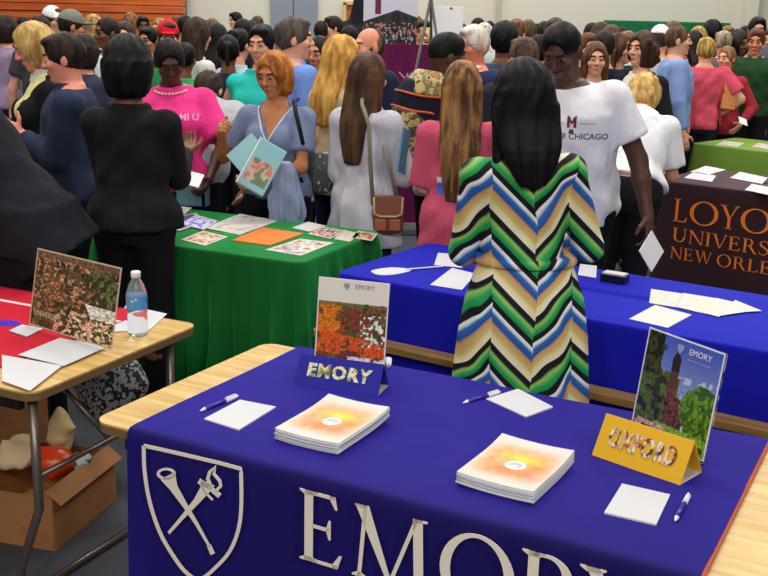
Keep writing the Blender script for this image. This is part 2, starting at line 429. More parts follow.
def top_prims(r, inf=.014, hem=.88, sleeve=.62, neck='crew', flare=0., zv=1.2, cuff=.012, sl=.55, fold=.006, expo=2.0):
    sex, w, T, H = r['sex'], r['w'], r['T'], r['H']; m = 1 if sex == 'm' else .87
    st = [(z, a*w*(1 if sex == 'm' else 1), b*w, c) for z, a, b, c in TS[sex] if z <= 1.44]
    if hem < .82: st = [(hem, st[1][1]*1.02+flare, st[1][2]*1.02+flare, .015)]+st[1:]
    elif flare: st = [(z, a+flare*max(0, (1.08-z)/.25), b+flare*max(0, (1.08-z)/.25), c) for z, a, b, c in st]
    P = [loft(st, T, .035, zr=(hem, 1.44), inf=inf, fold=(6, fold, 1.25), wr=.0035+fold*.3)]
    if hem < .9 and abs(r['T'].R[1, 2]) > .3: P.append(loft(st, ID, .05, zr=(.84, 1.0), inf=inf))
    if sex == 'f':
        for sd in (-1, 1): P.append(ell((sd*.068, -.087*w, 1.235), (.064+inf, .05+inf, .062+inf), .04, fr=T))
    for S, E, W, th, c, sd in r['arm']:
        P.append(ell(S, (.054*m+inf, .054*m+inf, .058*m+inf*.6), .035))
        if sleeve <= 0: continue
        if sleeve < 1:
            C = S+(E-S)*sleeve; u = nrm(E-S); P.append(cone(S, E, .052*m*w**.4+inf, .052*m*w**.4+inf+.012, .02, cut=(C, u)))
        else:
            P.append(cone(S, E, .05*m*w**.5+inf, .044*m+inf, .02)); q = min(sleeve-1, 1); C = E+(W-E)*q; u = nrm(W-E)
            P.append(cone(E, W, .043*m+inf, .030*m+cuff, .015, cut=(C, u)))
    nk = .062 if sex == 'm' else .055
    P.append(cone(T((0, .012, 1.445)), T((0, -.05, 1.53)), nk, nk+.025, .008, 's'))
    if neck in ('v', 'suit', 'open'):
        z0 = zv if neck != 'open' else hem-.02
        def f(X, Y, Z):
            x, y, z = T.loc(X, Y, Z); g = np.minimum((z-z0)*sl, .10) if neck != 'open' else .02+np.clip(z-hem, 0, 1)*.09
            return np.maximum(np.maximum(np.abs(x)-g, z0-z), y+.0)
        P.append(Prim(f, (-9, -9, -9), (9, 9, 9), .004, 's'))
    return P
def trouser_prims(r, w2=1.):
    w = r['w']; st = [(z, a*w, b*w, c) for z, a, b, c in TS[r['sex']]]
    P = [loft(st, ID, .04, zr=(.82, 1.03), inf=.009)]
    for sd in (-1, 1):
        P += [cone((sd*.086, .015, .87), (sd*.092, 0, .49), .094*w, .068*w2, .03), cone((sd*.092, 0, .49), (sd*.095, .025, .04), .067*w2, .058*w2, .03, cut=((0, 0, .055), (0, 0, -1)))]
    return P
def person(px, py, Y, yaw, label, sex='m', sk='fair', hair=('short', (60, 42, 30)), top=None, bottom=((24, 24, 30), None), w=1., lean=(0, 0), head=(0, 0), arms=None, pole=(None, None), thumb=(None, None), curl=(.3, .3), hk=({}, {}), q='mid', H=None, group=None, hairL=1.2, under=None, collar=None, brow=(30, 20, 16), cap=None, lips=None, shoes=(20, 20, 22), hair2=None, dx=0., cat='person'):
    r = rig(sex, w, lean, head, arms, pole, thumb, curl)
    tgt = at(px, py, Y); ht = r['H']((0, .0, .128)); R = rotz(radians(yaw)); sc = (tgt[2]/ht[2]) if H is None else H/1.72
    root = tgt-R @ ht*sc; root[2] = 0; root[0] += dx
    o = empty('person', root, radians(yaw), label, cat, group); qq = Q[q]; s = sc
    skn = SK[sk] if isinstance(sk, str) else sk
    lipc = lips or (tuple(int(a*.78+b*.22) for a, b in zip(skn, (150, 30, 50))))
    mats = [skin(skn), plain('lips', lipc, .45), plain('eye_white', (176, 164, 156) if skn[0] > 120 else (132, 118, 110), .6), plain('iris', (34, 22, 18), .25), plain('eyebrow', brow, .8)]
    fine = [(r['H']((0, -.03, -.02)), (.13, .135, .145), qq['hd'])] if q != 'far' else [(r['H']((0, -.03, -.02)), (.13, .135, .145), qq['hd'])]
    if qq['hn']:
        for i in (0, 1):
            S, E, W = r['arm'][i][:3]; fdir = hk[i].get('fdir'); f = nrm(W-E) if fdir is None else nrm(fdir)
            fine.append((W+f*.085, np.abs(f)*.05+.085, qq['hn']))
    me = sdf_mesh('body', body_prims(r, True, hk if qq['hn'] else ({}, {})), qq['b'], s, fine, matf=face_mats(r, q == 'far'))
    parts = dict(body=link('body', me, mats, o))
    if hair and hair[0]:
        me = sdf_mesh('hair', hair_prims(hair[0], r, hairL), qq['hr'], s); parts['hair'] = link('hair', me, hairmat(hair[1], hair2), o)
    if cap:
        a, b = cap_prims(r); c = link('cap', sdf_mesh('cap', a, qq['hr']*.8, s), fabric(cap, .8, .1), o)
        link('brim', sdf_mesh('brim', b, .005 if q != 'far' else .006, s), fabric(cap, .8, .1), c); parts['cap'] = c
    top = dict(top or {}); mat = top.pop('mat', None) or fabric(top.pop('col', (120, 120, 120))); nm = top.pop('name', 'shirt'); top.pop('col', None)
    parts['top'] = link(nm, sdf_mesh(nm, top_prims(r, **top), qq['g'], s), mat, o)
    if under: parts['under'] = link('undershirt', sdf_mesh('undershirt', top_prims(r, inf=.008, hem=1.0, sleeve=0, neck='crew', fold=0), qq['g'], s), fabric(under, .8, .2), o)
    if collar:
        T = r['T']; a = .0 if sex == 'm' else -.008
        P = [loft([(1.395, .098+a, .088+a, .012), (1.43, .078+a, .076+a, .006), (1.472, .066+a, .067+a, -.0)], T, .01), cone(T((0, .012, 1.40)), T((0, -.01, 1.56)), .058+a, .060+a, .004, 's')]
        def f(X, Y_, Z, T=T):
            x, y, z = T.loc(X, Y_, Z); return np.maximum(np.abs(x)-np.clip((z-1.40)*.55, 0, .1), y)
        P.append(Prim(f, (-9, -9, -9), (9, 9, 9), .003, 's'))
        link('collar', sdf_mesh('collar', P, .007 if q != 'far' else .01, s), fabric(collar, .8, .1), o)
    if bottom:
        parts['bottom'] = link('trousers', sdf_mesh('trousers', trouser_prims(r), qq['g']*1.3, s), fabric(bottom[0], .9, .5), o)
    if shoes and q != 'far':
        for sd in (-1, 1):
            link('shoe', sdf_mesh('shoe', [cone((sd*.095, .05, .05), (sd*.107, -.15, .038), .046, .036, .03), half((0, 0, 1), .002, .003)], .014, s), plain('shoe_leather', shoes, .4), o)
    bpy.context.view_layer.update()
    info = dict(o=o, r=r, s=s, parts=parts, M=Matrix.Translation(o.location) @ Matrix.Rotation(radians(yaw), 4, 'Z'))
    info['wp'] = lambda p: info['M'] @ Vector([float(v)*s for v in p])
    return info
# ---- far crowd: shared meshes, each person its own Empty with its own parts
PROTO = {}
def proto(key):
    if key in PROTO: return PROTO[key]
    sex, style, topk, pose = key
    poses = {'down': None, 'fold': [(.02, -.24, 1.12), (-.02, -.25, 1.1)], 'hold': [(-.12, -.28, 1.12), (.31, -.04, .84)]}
    r = rig(sex, 1.0 if sex == 'm' else .97, (3, 0), (0, 5), poses[pose]); q = Q['far']; d = {}
    d['body'] = sdf_mesh('body', body_prims(r, True, ({}, {})), q['b'], 1, [(r['H']((0, -.03, -.02)), (.13, .135, .145), q['hd'])], matf=face_mats(r, True))
    if style: d['hair'] = sdf_mesh('hair', hair_prims(style.split('+')[0], r, 1.22), q['hr'])
    if style and style.endswith('+cap'): a, b = cap_prims(r); d['cap'] = sdf_mesh('cap', a+[Prim(b[0].f, b[0].lo, b[0].hi, .006, 'u')], .009)
    kw = {'tee': dict(sleeve=.62), 'long': dict(sleeve=1.95, inf=.016), 'tank': dict(sleeve=0), 'suit': dict(sleeve=1.95, inf=.024, hem=.8, neck='suit', zv=1.15)}[topk]
    d['shirt' if topk != 'suit' else 'jacket'] = sdf_mesh('shirt', top_prims(r, **kw), q['g'])
    if topk == 'suit': d['undershirt'] = sdf_mesh('undershirt', top_prims(r, inf=.01, hem=1.0, sleeve=0, fold=0), q['g'])
    d['trousers'] = sdf_mesh('trousers', trouser_prims(r), .028)
    d['top'] = r['H']((0, 0, .125))
    PROTO[key] = d; return d
def far(px, py, Y, yaw, key, sk, hc, tc, label, bc=(28, 30, 42), cap=None, under=(225, 225, 225), group=None):
    d = proto(key); tgt = at(px, py, Y); s = min(max(tgt[2]/d['top'][2], .5), 1.12)
    R = rotz(radians(yaw)); root = tgt-R @ d['top']*s; root[2] = 0
    o = empty('person', root, radians(yaw), label, 'person', group); o.scale = (s, s, s)
    skn = SK[sk] if isinstance(sk, str) else sk
    lip = tuple(int(a*.78+b*.22) for a, b in zip(skn, (150, 30, 50)))
    ms = dict(body=[skin(skn), plain('lips', lip, .45), plain('eye_white', (176, 164, 156), .35), plain('iris', (34, 22, 18), .25), plain('eyebrow', tuple(int(v*.6) for v in hc), .8)],
              hair=[hairmat(hc)], shirt=[fabric(tc)], jacket=[fabric(tc)], trousers=[fabric(bc)], undershirt=[fabric(under)], cap=[fabric(cap or (230, 230, 228))])
    for k, me in d.items():
        if k == 'top': continue
        c = bpy.data.objects.new(k, me); COL.objects.link(c); c.parent = o
        if len(me.materials) == 0:
            for m in ms[k]: me.materials.append(m)
        for i, m in enumerate(ms[k]): c.material_slots[i].link = 'OBJECT'; c.material_slots[i].material = m
    return o
# ------------------------------------------------------------------ lettering
def stroke(pts, ws):
    pts = [Vector(p) for p in pts]; L, R = [], []
    for i, p in enumerate(pts):
        d = (pts[min(i+1, len(pts)-1)]-pts[max(i-1, 0)]).normalized(); n = Vector((-d.y, d.x)); w = ws[i] if isinstance(ws, (list, tuple)) else ws
        L.append(p+n*w/2); R.append(p-n*w/2)
    return [[tuple(L[i]), tuple(L[i+1]), tuple(R[i+1]), tuple(R[i])] for i in range(len(pts)-1)]
def ring(cx, cy, rx, ry, tx, ty, a0=0, a1=2*pi, n=36):
    out = []
    for i in range(n):
        a, b = a0+(a1-a0)*i/n, a0+(a1-a0)*(i+1)/n
        out.append([(cx+rx*cos(a), cy+ry*sin(a)), (cx+rx*cos(b), cy+ry*sin(b)), (cx+(rx-tx)*cos(b), cy+(ry-ty)*sin(b)), (cx+(rx-tx)*cos(a), cy+(ry-ty)*sin(a))])
    return out
def foot(cx, w, up=False, e=.07):
    p = [(cx-w/2-e, 0), (cx+w/2+e, 0), (cx+w/2+e, .022), (cx+w/2, .065), (cx-w/2, .065), (cx-w/2-e, .022)]
    return [[(x, 1-y) for x, y in p][::-1]] if up else [p]
def rc(x0, y0, x1, y1): return [[(x0, y0), (x1, y0), (x1, y1), (x0, y1)]]
def slant(x0, x1, w0, y0=0., y1=1.): return [[(x0, y0), (x0+w0, y0), (x1+w0, y1), (x1, y1)]]
def glyph(c):
    s, t = .12, .05
    if c == 'E': return rc(.09, 0, .21, 1)+foot(.15, s)+foot(.15, s, True)+rc(.15, 0, .56, t)+rc(.15, 1-t, .52, 1)+rc(.2, .49, .45, .54)+[[(.56, 0), (.62, .2), (.585, .2), (.48, .04), (.48, 0)], [(.52, 1), (.55, .82), (.52, .82), (.44, .96), (.44, 1)], [(.46, .38), (.46, .65), (.43, .65), (.40, .54), (.40, .49), (.43, .38)]], .66
    if c == 'L': return rc(.09, 0, .21, 1)+foot(.15, s)+foot(.15, s, True)+rc(.15, 0, .56, t)+[[(.56, 0), (.61, .22), (.58, .22), (.47, .04), (.47, 0)]], .62
    if c == 'I': return rc(.09, 0, .21, 1)+foot(.15, s)+foot(.15, s, True), .30
    if c == 'T': return rc(.30, 0, .42, 1)+foot(.36, s)+rc(.06, .95, .66, 1)+[[(.06, 1), (.03, .8), (.06, .8), (.15, .96)], [(.66, 1), (.69, .8), (.66, .8), (.57, .96)]], .70
    if c == 'N': return rc(.12, 0, .17, 1)+foot(.145, t)+[[(.03, 1), (.2, 1), (.78, 0), (.70, 0)], [(.03, 1), (.03, .975), (.17, .95), (.2, 1)]]+rc(.73, 0, .78, 1)+foot(.755, t, True), .86
    if c == 'M': return slant(.10, .17, .05)+foot(.125, .05)+[[(.06, 1), (.24, 1), (.56, .02), (.50, .02)]]+slant(.50, .82, .05, .02)+slant(.84, .80, .12)+foot(.90, .12)+[[(.06, 1), (.06, .975), (.2, .95), (.22, 1)], [(.98, 1), (.98, .975), (.84, .95), (.80, 1)]], 1.04
    if c == 'O': return ring(.44, .5, .41, .52, .115, .05), .88
    if c == 'U': return rc(.10, .35, .22, 1)+foot(.16, s, True)+ring(.40, .35, .30, .37, .12, .06, pi, 2*pi, 18)+rc(.65, .35, .70, 1)+foot(.675, t, True), .80
    if c == 'V': return [[(.04, 1), (.19, 1), (.43, .02), (.37, .0)]]+slant(.38, .66, .05)+foot(.11, .13, True, .06)+foot(.68, .05, True), .76
    if c == 'A': return [[(.30, 1), (.42, 1), (.78, 0), (.63, 0)]]+slant(.06, .34, .05)+rc(.18, .32, .62, .37)+foot(.08, .05)+foot(.70, .14), .80
    if c == 'W': return [[(.03, 1), (.16, 1), (.38, .02), (.32, 0)], [(.46, 1), (.59, 1), (.80, .02), (.75, 0)]]+slant(.33, .51, .045)+slant(.76, .99, .045)+foot(.09, .12, True, .05)+foot(.52, .12, True, .05)+foot(1.01, .04, True, .06), 1.1
    if c == 'Y': return rc(.31, 0, .43, .46)+foot(.37, s)+[[(.02, 1), (.17, 1), (.43, .45), (.31, .45)]]+[[(.38, .45), (.43, .45), (.69, 1), (.63, 1)]]+foot(.10, .13, True, .07)+foot(.66, .05, True, .07), .76
    if c == 'R': return rc(.09, 0, .21, 1)+foot(.15, s)+foot(.15, s, True)+ring(.30, .745, .28, .255, .11, .045, -pi/2, pi/2, 18)+rc(.18, .955, .31, 1)+rc(.18, .49, .31, .535)+[[(.34, .52), (.47, .52), (.76, .0), (.84, .0), (.84, -.02), (.66, -.02)]], .80
    if c == 'S':
        p = [(.50, .78), (.47, .93), (.32, .985), (.17, .93), (.10, .77), (.17, .63), (.34, .52), (.48, .40), (.53, .25), (.44, .08), (.28, .015), (.12, .07), (.08, .25)]
        return stroke(p, [.03, .04, .05, .06, .10, .12, .13, .12, .10, .06, .05, .04, .03]), .60
    return [], .38
def serif_text(name, text, h, width, T, mat, parent, sc=1., depth=.001, gap=.09):
    """T: matrix from (x right, y up, z out) to the parent's frame; stretched so that the word spans 'width'"""
    tot = sum(glyph(c)[1]+gap for c in text)-gap; k = width/tot if width else h; x = 0; bm = bmesh.new()
    for c in text:
        g, w = glyph(c)
        for p in g: prism(bm, [((x+a)*k, b*h) for a, b in p], 0, depth, T)
        x += w+gap
    return link(name, bm_mesh(name, bm), mat, parent)
def font_mesh(name, text, size, mat, parent, M, bold=0., depth=.0005, align='CENTER', print_f=None):
    cu = bpy.data.curves.new(name, 'FONT'); cu.body = text; cu.size = size; cu.align_x = align; cu.align_y = 'CENTER'; cu.offset = bold; cu.extrude = depth; cu.resolution_u = 3; cu.space_character = 1.18 if print_f else 1
    t = bpy.data.objects.new('tmp', cu); me = bpy.data.meshes.new_from_object(t); bpy.data.objects.remove(t); bpy.data.curves.remove(cu)
    if print_f:
        bm = bmesh.new(); bm.from_mesh(me); bmesh.ops.triangulate(bm, faces=bm.faces)
        bmesh.ops.subdivide_edges(bm, edges=[e for e in bm.edges if e.calc_length() > size*.12], cuts=2, use_grid_fill=True)
        bmesh.ops.triangulate(bm, faces=bm.faces); bm.to_mesh(me); bm.free()
        co = np.zeros(len(me.vertices)*3, F32); me.vertices.foreach_get('co', co); co = co.reshape(-1, 3)
        rgb = print_f(co[:, 0]/size, co[:, 1]/size); set_print(me, rgb)
    me.transform(M); me.name = name
    me.materials.clear()
    return link(name, me, mat, parent)
def set_print(me, rgb):
    a = me.attributes.new('print', 'FLOAT_COLOR', 'POINT'); c = np.ones((len(me.vertices), 4), F32); v = rgb/255.
    c[:, :3] = np.where(v <= .04045, v/12.92, ((v+.055)/1.055)**2.4); a.data.foreach_set('color', c.ravel())
def picture(name, W, Hh, nx, ny, fn, mat, parent=None, M=None, thick=.002, bend=None):
    """a printed sheet: x right, y up, z out; fn(U,V)->rgb(0..255)"""
    xs = np.linspace(0, 1, nx); ys = np.linspace(0, 1, ny); U, V = np.meshgrid(xs, ys, indexing='ij'); U = U.ravel(); V = V.ravel()
    zz = bend(U, V) if bend is not None else np.zeros_like(U)
    P = np.stack([(U-.5)*W, V*Hh, zz], 1); P2 = P.copy(); P2[:, 2] -= thick
    i, j = np.meshgrid(np.arange(nx-1), np.arange(ny-1), indexing='ij'); a = (i*ny+j).ravel(); n = nx*ny
    Fc = [np.stack([a, a+ny, a+ny+1, a+1], 1), np.stack([a+n, a+1+n, a+ny+1+n, a+ny+n], 1)]
    def side(e): e = np.array(e); return np.stack([e[:-1], e[:-1]+n, e[1:]+n, e[1:]], 1)
    bo = [k*ny for k in range(nx)]; to = [k*ny+ny-1 for k in range(nx)]; le = list(range(ny)); ri = [(nx-1)*ny+k for k in range(ny)]
    Fc += [side(bo), side(to[::-1]), side(le[::-1]), side(ri)]
    me = np_mesh(name, np.concatenate([P, P2]), np.concatenate(Fc), False)
    rgb = fn(U, V); set_print(me, np.concatenate([rgb, np.full_like(rgb, 225.)]))
    if M is not None: me.transform(M)
    return link(name, me, mat, parent)
def vnoise(U, V, s, seed=0):
    rs = np.random.RandomState(seed); g = rs.rand(64, 64); x = U*s % 63; y = V*s % 63; i = x.astype(int); j = y.astype(int); a = x-i; b = y-j; a = a*a*(3-2*a); b = b*b*(3-2*b)
    return g[i, j]*(1-a)*(1-b)+g[i+1, j]*a*(1-b)+g[i, j+1]*(1-a)*b+g[i+1, j+1]*a*b
def grain(U, V, c, a=34): return np.clip(c*(1+a/100*(vnoise(U, V, 61, 99)-.5)[:, None]*1.6)+(vnoise(U, V, 47, 98)-.5)[:, None]*a*.5, 0, 255)
def mixc(base, col, m): m = np.clip(m, 0, 1)[:, None]; return base*(1-m)+np.array(col, float)[None]*m
def wallM(x, y, z, lean=0, rz=0):   # sheet standing: x right, y up, z toward the viewer side (-Y), leaning back by 'lean'
    return Matrix.Translation((x, y, z)) @ Matrix.Rotation(rz, 4, 'Z') @ Matrix.Rotation(pi/2-lean, 4, 'X')
def autumn(U, V):
    n = vnoise(U, V, 22, 1); n2 = vnoise(U, V, 13, 2); n3 = vnoise(U, V, 34, 3); c = np.tile(np.array([[120, 92, 44.]]), (len(U), 1))
    c = mixc(c, (74, 84, 40), (n2 > .55)*1.); c = mixc(c, (150, 66, 40), (n > .62)*1.); c = mixc(c, (64, 56, 34), (n3 > .72)*1.)
    c = mixc(c, (214, 120, 30), ((U < .34) & (V > .38) & (n2 > .3))*1.); r = (V < .42-.12*U) & (V > .16-.05*U); c = mixc(c, (224, 92, 34), r*(n > .25)*1.)
    c = mixc(c, (130, 62, 48), (((U-.55)/.2)**2+((V-.55)/.12)**2 < 1)*(n > .3)); c = mixc(c, (122, 60, 48), (((U-.5)/.18)**2+((V-.1)/.1)**2 < 1)*1.)
    c = mixc(c, (238, 232, 222), ((U > .62) & (V > .25) & (V < .62) & (n3 > .66))*1.); c = mixc(c, (240, 236, 228), ((V < .13) & (U > .45) & (n > .5))*1.)
    sk = np.array([[236, 230, 218.]]); m = V > .73+.03*(n2-.5); c = np.where(m[:, None], sk, c); c = mixc(c, (110, 100, 80), ((V > .69) & (V < .735) & (n > .3))*.8)
    c = np.where((V < .72)[:, None], grain(U, V, c), c); b = (U < .02) | (U > .98) | (V < .012) | (V > .988); return mixc(c, (240, 238, 232), b*1.)
def campus(U, V):
    n = vnoise(U, V, 22, 4); n2 = vnoise(U, V, 12, 5); n3 = vnoise(U, V, 30, 6)
    c = np.array([[70, 92, 190.]])*(V[:, None])+np.array([[205, 214, 240.]])*(1-V[:, None]); c = mixc(c, (225, 230, 245), ((np.abs(V-.62-.1*(U-.5)) < .03) & (n > .5))*.7)
    c = mixc(c, (58, 70, 36), ((U < .26+.1*(n-.5)) & (V > .12))*1.); c = mixc(c, (26, 34, 24), ((U < .24) & (n3 > .5) & (V > .2))*1.)
    c = mixc(c, (76, 96, 48), ((U < .52) & (V < .62+.1*(n2-.5)) & (V > .1))*1.); c = mixc(c, (44, 48, 34), ((U < .5) & (n > .6) & (V < .6) & (V > .1))*1.)
    tw = (np.abs(U-.44) < .055) & (V > .3) & (V < .88-abs(U-.44)*1.4); c = mixc(c, (92, 58, 54), tw*1.); c = mixc(c, (40, 34, 48), (tw & (V > .68))*1.)
    bd = (U > .38) & (U < .64) & (V > .14) & (V < .5-.3*(U-.4)); c = mixc(c, (108, 62, 54), bd*1.); c = mixc(c, (58, 44, 42), (bd & (n3 > .6))*1.)
    c = mixc(c, (88, 138, 44), (((U-.85)/.26)**2+((V-.38)/.26)**2 < 1+.4*(n-.5))*1.); c = mixc(c, (52, 92, 30), ((((U-.85)/.26)**2+((V-.38)/.26)**2 < 1) & (n3 > .55))*1.)
    c = mixc(c, (110, 162, 62), ((V < .17) & (U > .3))*1.); c = mixc(c, (196, 160, 156), ((V < .14) & (U < .45) & (n > .4))*1.); c = mixc(c, (50, 70, 36), ((V < .10) & (n2 > .55))*1.)
    c = np.where((V < .55)[:, None], grain(U, V, c), c); b = (U < .018) | (U > .982) | (V < .012) | (V > .988); return mixc(c, (226, 228, 236), b*1.)
def aerial(U, V):
    n = vnoise(U, V, 26, 7); n2 = vnoise(U, V, 14, 8); n3 = vnoise(U, V, 40, 9); c = np.tile(np.array([[104, 88, 48.]]), (len(U), 1))
    c = mixc(c, (54, 50, 32), (n2 > .52)*1.); c = mixc(c, (168, 104, 72), ((n > .6) & (V > .25))*1.); c = mixc(c, (196, 150, 118), ((n3 > .72) & (V > .45))*1.); c = mixc(c, (66, 62, 36), (n3 < .3)*1.)
    c = mixc(c, (222, 214, 196), ((V < .46) & (V > .3) & (U > .72-.5*(V-.3)))*1.); c = mixc(c, (94, 104, 48), ((U > .7) & (V > .5) & (np.abs((V-.6)-(1-U)*.9) < .14))*1.); c = mixc(c, (56, 48, 34), ((U > .7) & (V > .46) & (n > .55))*1.)
    c = mixc(c, (214, 160, 140), ((V < .34) & (n > .62) & (U > .3))*1.); c = mixc(c, (226, 214, 150), ((V < .3) & (n3 > .7) & (U > .4))*1.); c = mixc(c, (120, 84, 58), (V > .9)*.8)
    c = grain(U, V, c, 44); b = (U < .012) | (U > .988) | (V < .016) | (V > .984); return mixc(c, (196, 176, 150), b*1.)
def cover(U, V):
    n = vnoise(U, V, 12, 11); c = np.tile(np.array([[216, 213, 205.]]), (len(U), 1)); r = np.exp(-(((U-.5)/.43)**6+((V-.5)/.34)**6))
    c = mixc(c, (226, 140, 72), r*(.5+.6*n)); c = mixc(c, (238, 224, 76), np.exp(-(((U-.5)/.28)**2+((V-.63)/.1)**2))*.95); c = mixc(c, (226, 128, 92), np.exp(-(((U-.62)/.22)**2+((V-.3)/.06)**2))*.6)
    d = np.sqrt(((U-.5)/.13)**2+((V-.47)/.10)**2); c = mixc(c, (244, 240, 234), (d < 1)*1.); return mixc(c, (150, 140, 160), ((d < .65) & (n > .5))*.5)
def doodle(cols, seed, dens=.6, base=(214, 212, 208)):
    def f(U, V):
        c = np.tile(np.array([base], float), (len(U), 1))
        for i, k in enumerate(cols): c = mixc(c, k, (vnoise(U, V, 9+3*i, seed+i) > dens)*((U > .06) & (U < .94) & (V > .06) & (V < .94)))
        return c
    return f

# ------------------------------------------------------------------ the people
def chevron():
    m, nt, b = new_mat('zigzag_fabric'); setp(b, Roughness=.75, Specular_IOR_Level=.25); N = nt.nodes.new; Lk = nt.links.new
    tc = N('ShaderNodeTexCoord'); sp = N('ShaderNodeSeparateXYZ'); Lk(tc.outputs['Object'], sp.inputs[0])
    def mth(op, a, b_=None, c=None):
        n = N('ShaderNodeMath'); n.operation = op
        for i, v in enumerate((a, b_, c)):
            if v is None: continue
            if isinstance(v, (int, float)): n.inputs[i].default_value = v
            else: Lk(v, n.inputs[i])
        return n.outputs[0]
    nz = N('ShaderNodeTexNoise'); nz.inputs['Scale'].default_value = 3.5; Lk(tc.outputs['Object'], nz.inputs[0]); wob = mth('MULTIPLY', mth('SUBTRACT', nz.outputs[0], .5), .10)
    u = mth('DIVIDE', mth('ADD', mth('ADD', sp.outputs['X'], 10.02), wob), .26); fu = mth('FRACT', u)
    tri = mth('MULTIPLY', mth('ABSOLUTE', mth('SUBTRACT', fu, .5)), 2.)
    jag = mth('MULTIPLY', mth('GREATER_THAN', fu, .5), .07)
    v = mth('ADD', mth('SUBTRACT', mth('DIVIDE', mth('ADD', mth('ADD', sp.outputs['Z'], 10.), wob), .20), mth('MULTIPLY', tri, .62)), jag); fv = mth('FRACT', v)
    cr = N('ShaderNodeValToRGB'); cr.color_ramp.interpolation = 'LINEAR'; el = cr.color_ramp.elements
    bands = [(0, (30, 160, 84)), (.10, (150, 205, 110)), (.15, (22, 20, 30)), (.255, (22, 20, 30)), (.27, (238, 234, 214)), (.37, (236, 224, 160)), (.44, (214, 186, 120)), (.56, (204, 160, 100)), (.61, (44, 80, 160)), (.72, (40, 110, 190)), (.775, (235, 240, 240)), (.815, (238, 240, 235)), (.825, (20, 18, 28)), (.925, (20, 18, 28)), (.94, (20, 150, 80)), (1., (30, 160, 84))]
    for i, (p, c) in enumerate(bands):
        e = el[i] if i < 2 else el.new(p); e.position = p; e.color = (*lin(c), 1)
    Lk(fv, cr.inputs[0]); Lk(cr.outputs[0], b.inputs['Base Color'])
    n2 = N('ShaderNodeTexNoise'); n2.inputs['Scale'].default_value = 9; bp = N('ShaderNodeBump'); bp.inputs['Strength'].default_value = .5; bp.inputs['Distance'].default_value = .03
    mp = N('ShaderNodeMapping'); mp.inputs['Scale'].default_value = (1, 1, .5); Lk(tc.outputs['Object'], mp.inputs[0]); Lk(mp.outputs[0], n2.inputs[0]); Lk(n2.outputs[0], bp.inputs['Height']); Lk(bp.outputs[0], b.inputs['Normal'])
    return m
BLK = (20, 18, 20); NAVY = (26, 32, 62)
# woman in the zigzag dress
A = person(521, 60, 3.32, 183, 'woman with long straight black hair from behind in a zigzag green and black dress', 'f', 'brown', ('longblack', (20, 16, 20), ), dict(mat=chevron(), name='dress', hem=.80, sleeve=1.8, inf=.012, fold=.004, neck='crew', cuff=.03),
           None, w=.96, lean=(0, 3.5), head=(12, 2), arms=[(-.08, -.22, 1.07), (.04, -.24, 1.05)], pole=((-.75, .5, -.9), (.75, .5, -.9)), hairL=1.32, q='near', hk=(dict(), dict()), hair2=(8, 6, 10))
r_ = A['r']; wst = r_['w']
Psk = [loft([(.47, .245, .20, .03), (.62, .235, .19, .03), (.80, .222, .172, .025), (.92, .204, .155, .02), (1.0, .178, .135, .012), (1.07, .150, .118, .004)], ID, .02, fold=(7, .012, 1.0))]
link('skirt', sdf_mesh('skirt', Psk, .011, A['s']), A['parts']['top'].data.materials[0], A['parts']['top'])
Pb = [loft([(1.04, .174, .137, .006), (1.052, .177, .140, .006), (1.074, .173, .135, .006)], ID, .01), half((0, 0, -1), -9, .01)]
link('belt', sdf_mesh('belt', Pb, .009, A['s']), A['parts']['top'].data.materials[0], A['parts']['top'])
# man in the white tee
B = person(557, 26, 4.62, -14, 'young man in a white printed T-shirt looking down at the woman in the zigzag dress', 'm', (84, 52, 39), ('fade', (14, 12, 14)), dict(mat=fabric((232, 230, 236), .9, .6), sleeve=.68, inf=.022, hem=.83, fold=.005), ((16, 16, 20), None),
           w=1.2, lean=(6, -5), head=(-16, 20), arms=[(-.12, -.36, 1.0), (.34, -.09, .90)], pole=(None, (.6, .6, -.3)), thumb=(None, (-.4, -1, 0)), curl=(.4, .55), q='near', brow=(12, 10, 10))
# person's print
def surf_print(info, me_o, M=None, off=.002):
    """lay a flat print (x right, y up) on the front of the shirt"""
    top = info['parts']['top'].data; bv = BVHTree.FromPolygons([v.co for v in top.vertices], [p.vertices[:] for p in top.polygons])
    for v in me_o.data.vertices:
        h = bv.ray_cast(Vector((v.co.x, -1, v.co.z)), Vector((0, 1, 0)))
        if h[0] is not None: v.co.y = h[0].y-off
def text_on(info, txt, size, x, z, mat, name, rot=0., bold=0.):
    M = Matrix.Translation((x, -.5, z)) @ Matrix.Rotation(pi/2, 4, 'X') @ Matrix.Rotation(rot, 4, 'Z')
    o = font_mesh(name, txt, size, mat, info['parts']['top'], M, bold=bold, depth=0); bm = bmesh.new(); bm.from_mesh(o.data); bmesh.ops.triangulate(bm, faces=bm.faces[:])
    bmesh.ops.subdivide_edges(bm, edges=[e for e in bm.edges if e.calc_length() > .008], cuts=2); bmesh.ops.triangulate(bm, faces=bm.faces[:]); bm.to_mesh(o.data); bm.free(); surf_print(info, o); return o
def flat_on(info, polys, x, z, mat, name):
    bm = bmesh.new()
    for p in polys:
        vs = [bm.verts.new((x+a, -.5, z+b)) for a, b in p]; bm.faces.new(vs)
    bmesh.ops.subdivide_edges(bm, edges=bm.edges[:], cuts=2, use_grid_fill=True); bmesh.ops.triangulate(bm, faces=bm.faces)
    o = link(name, bm_mesh(name, bm), mat, info['parts']['top']); surf_print(info, o); return o
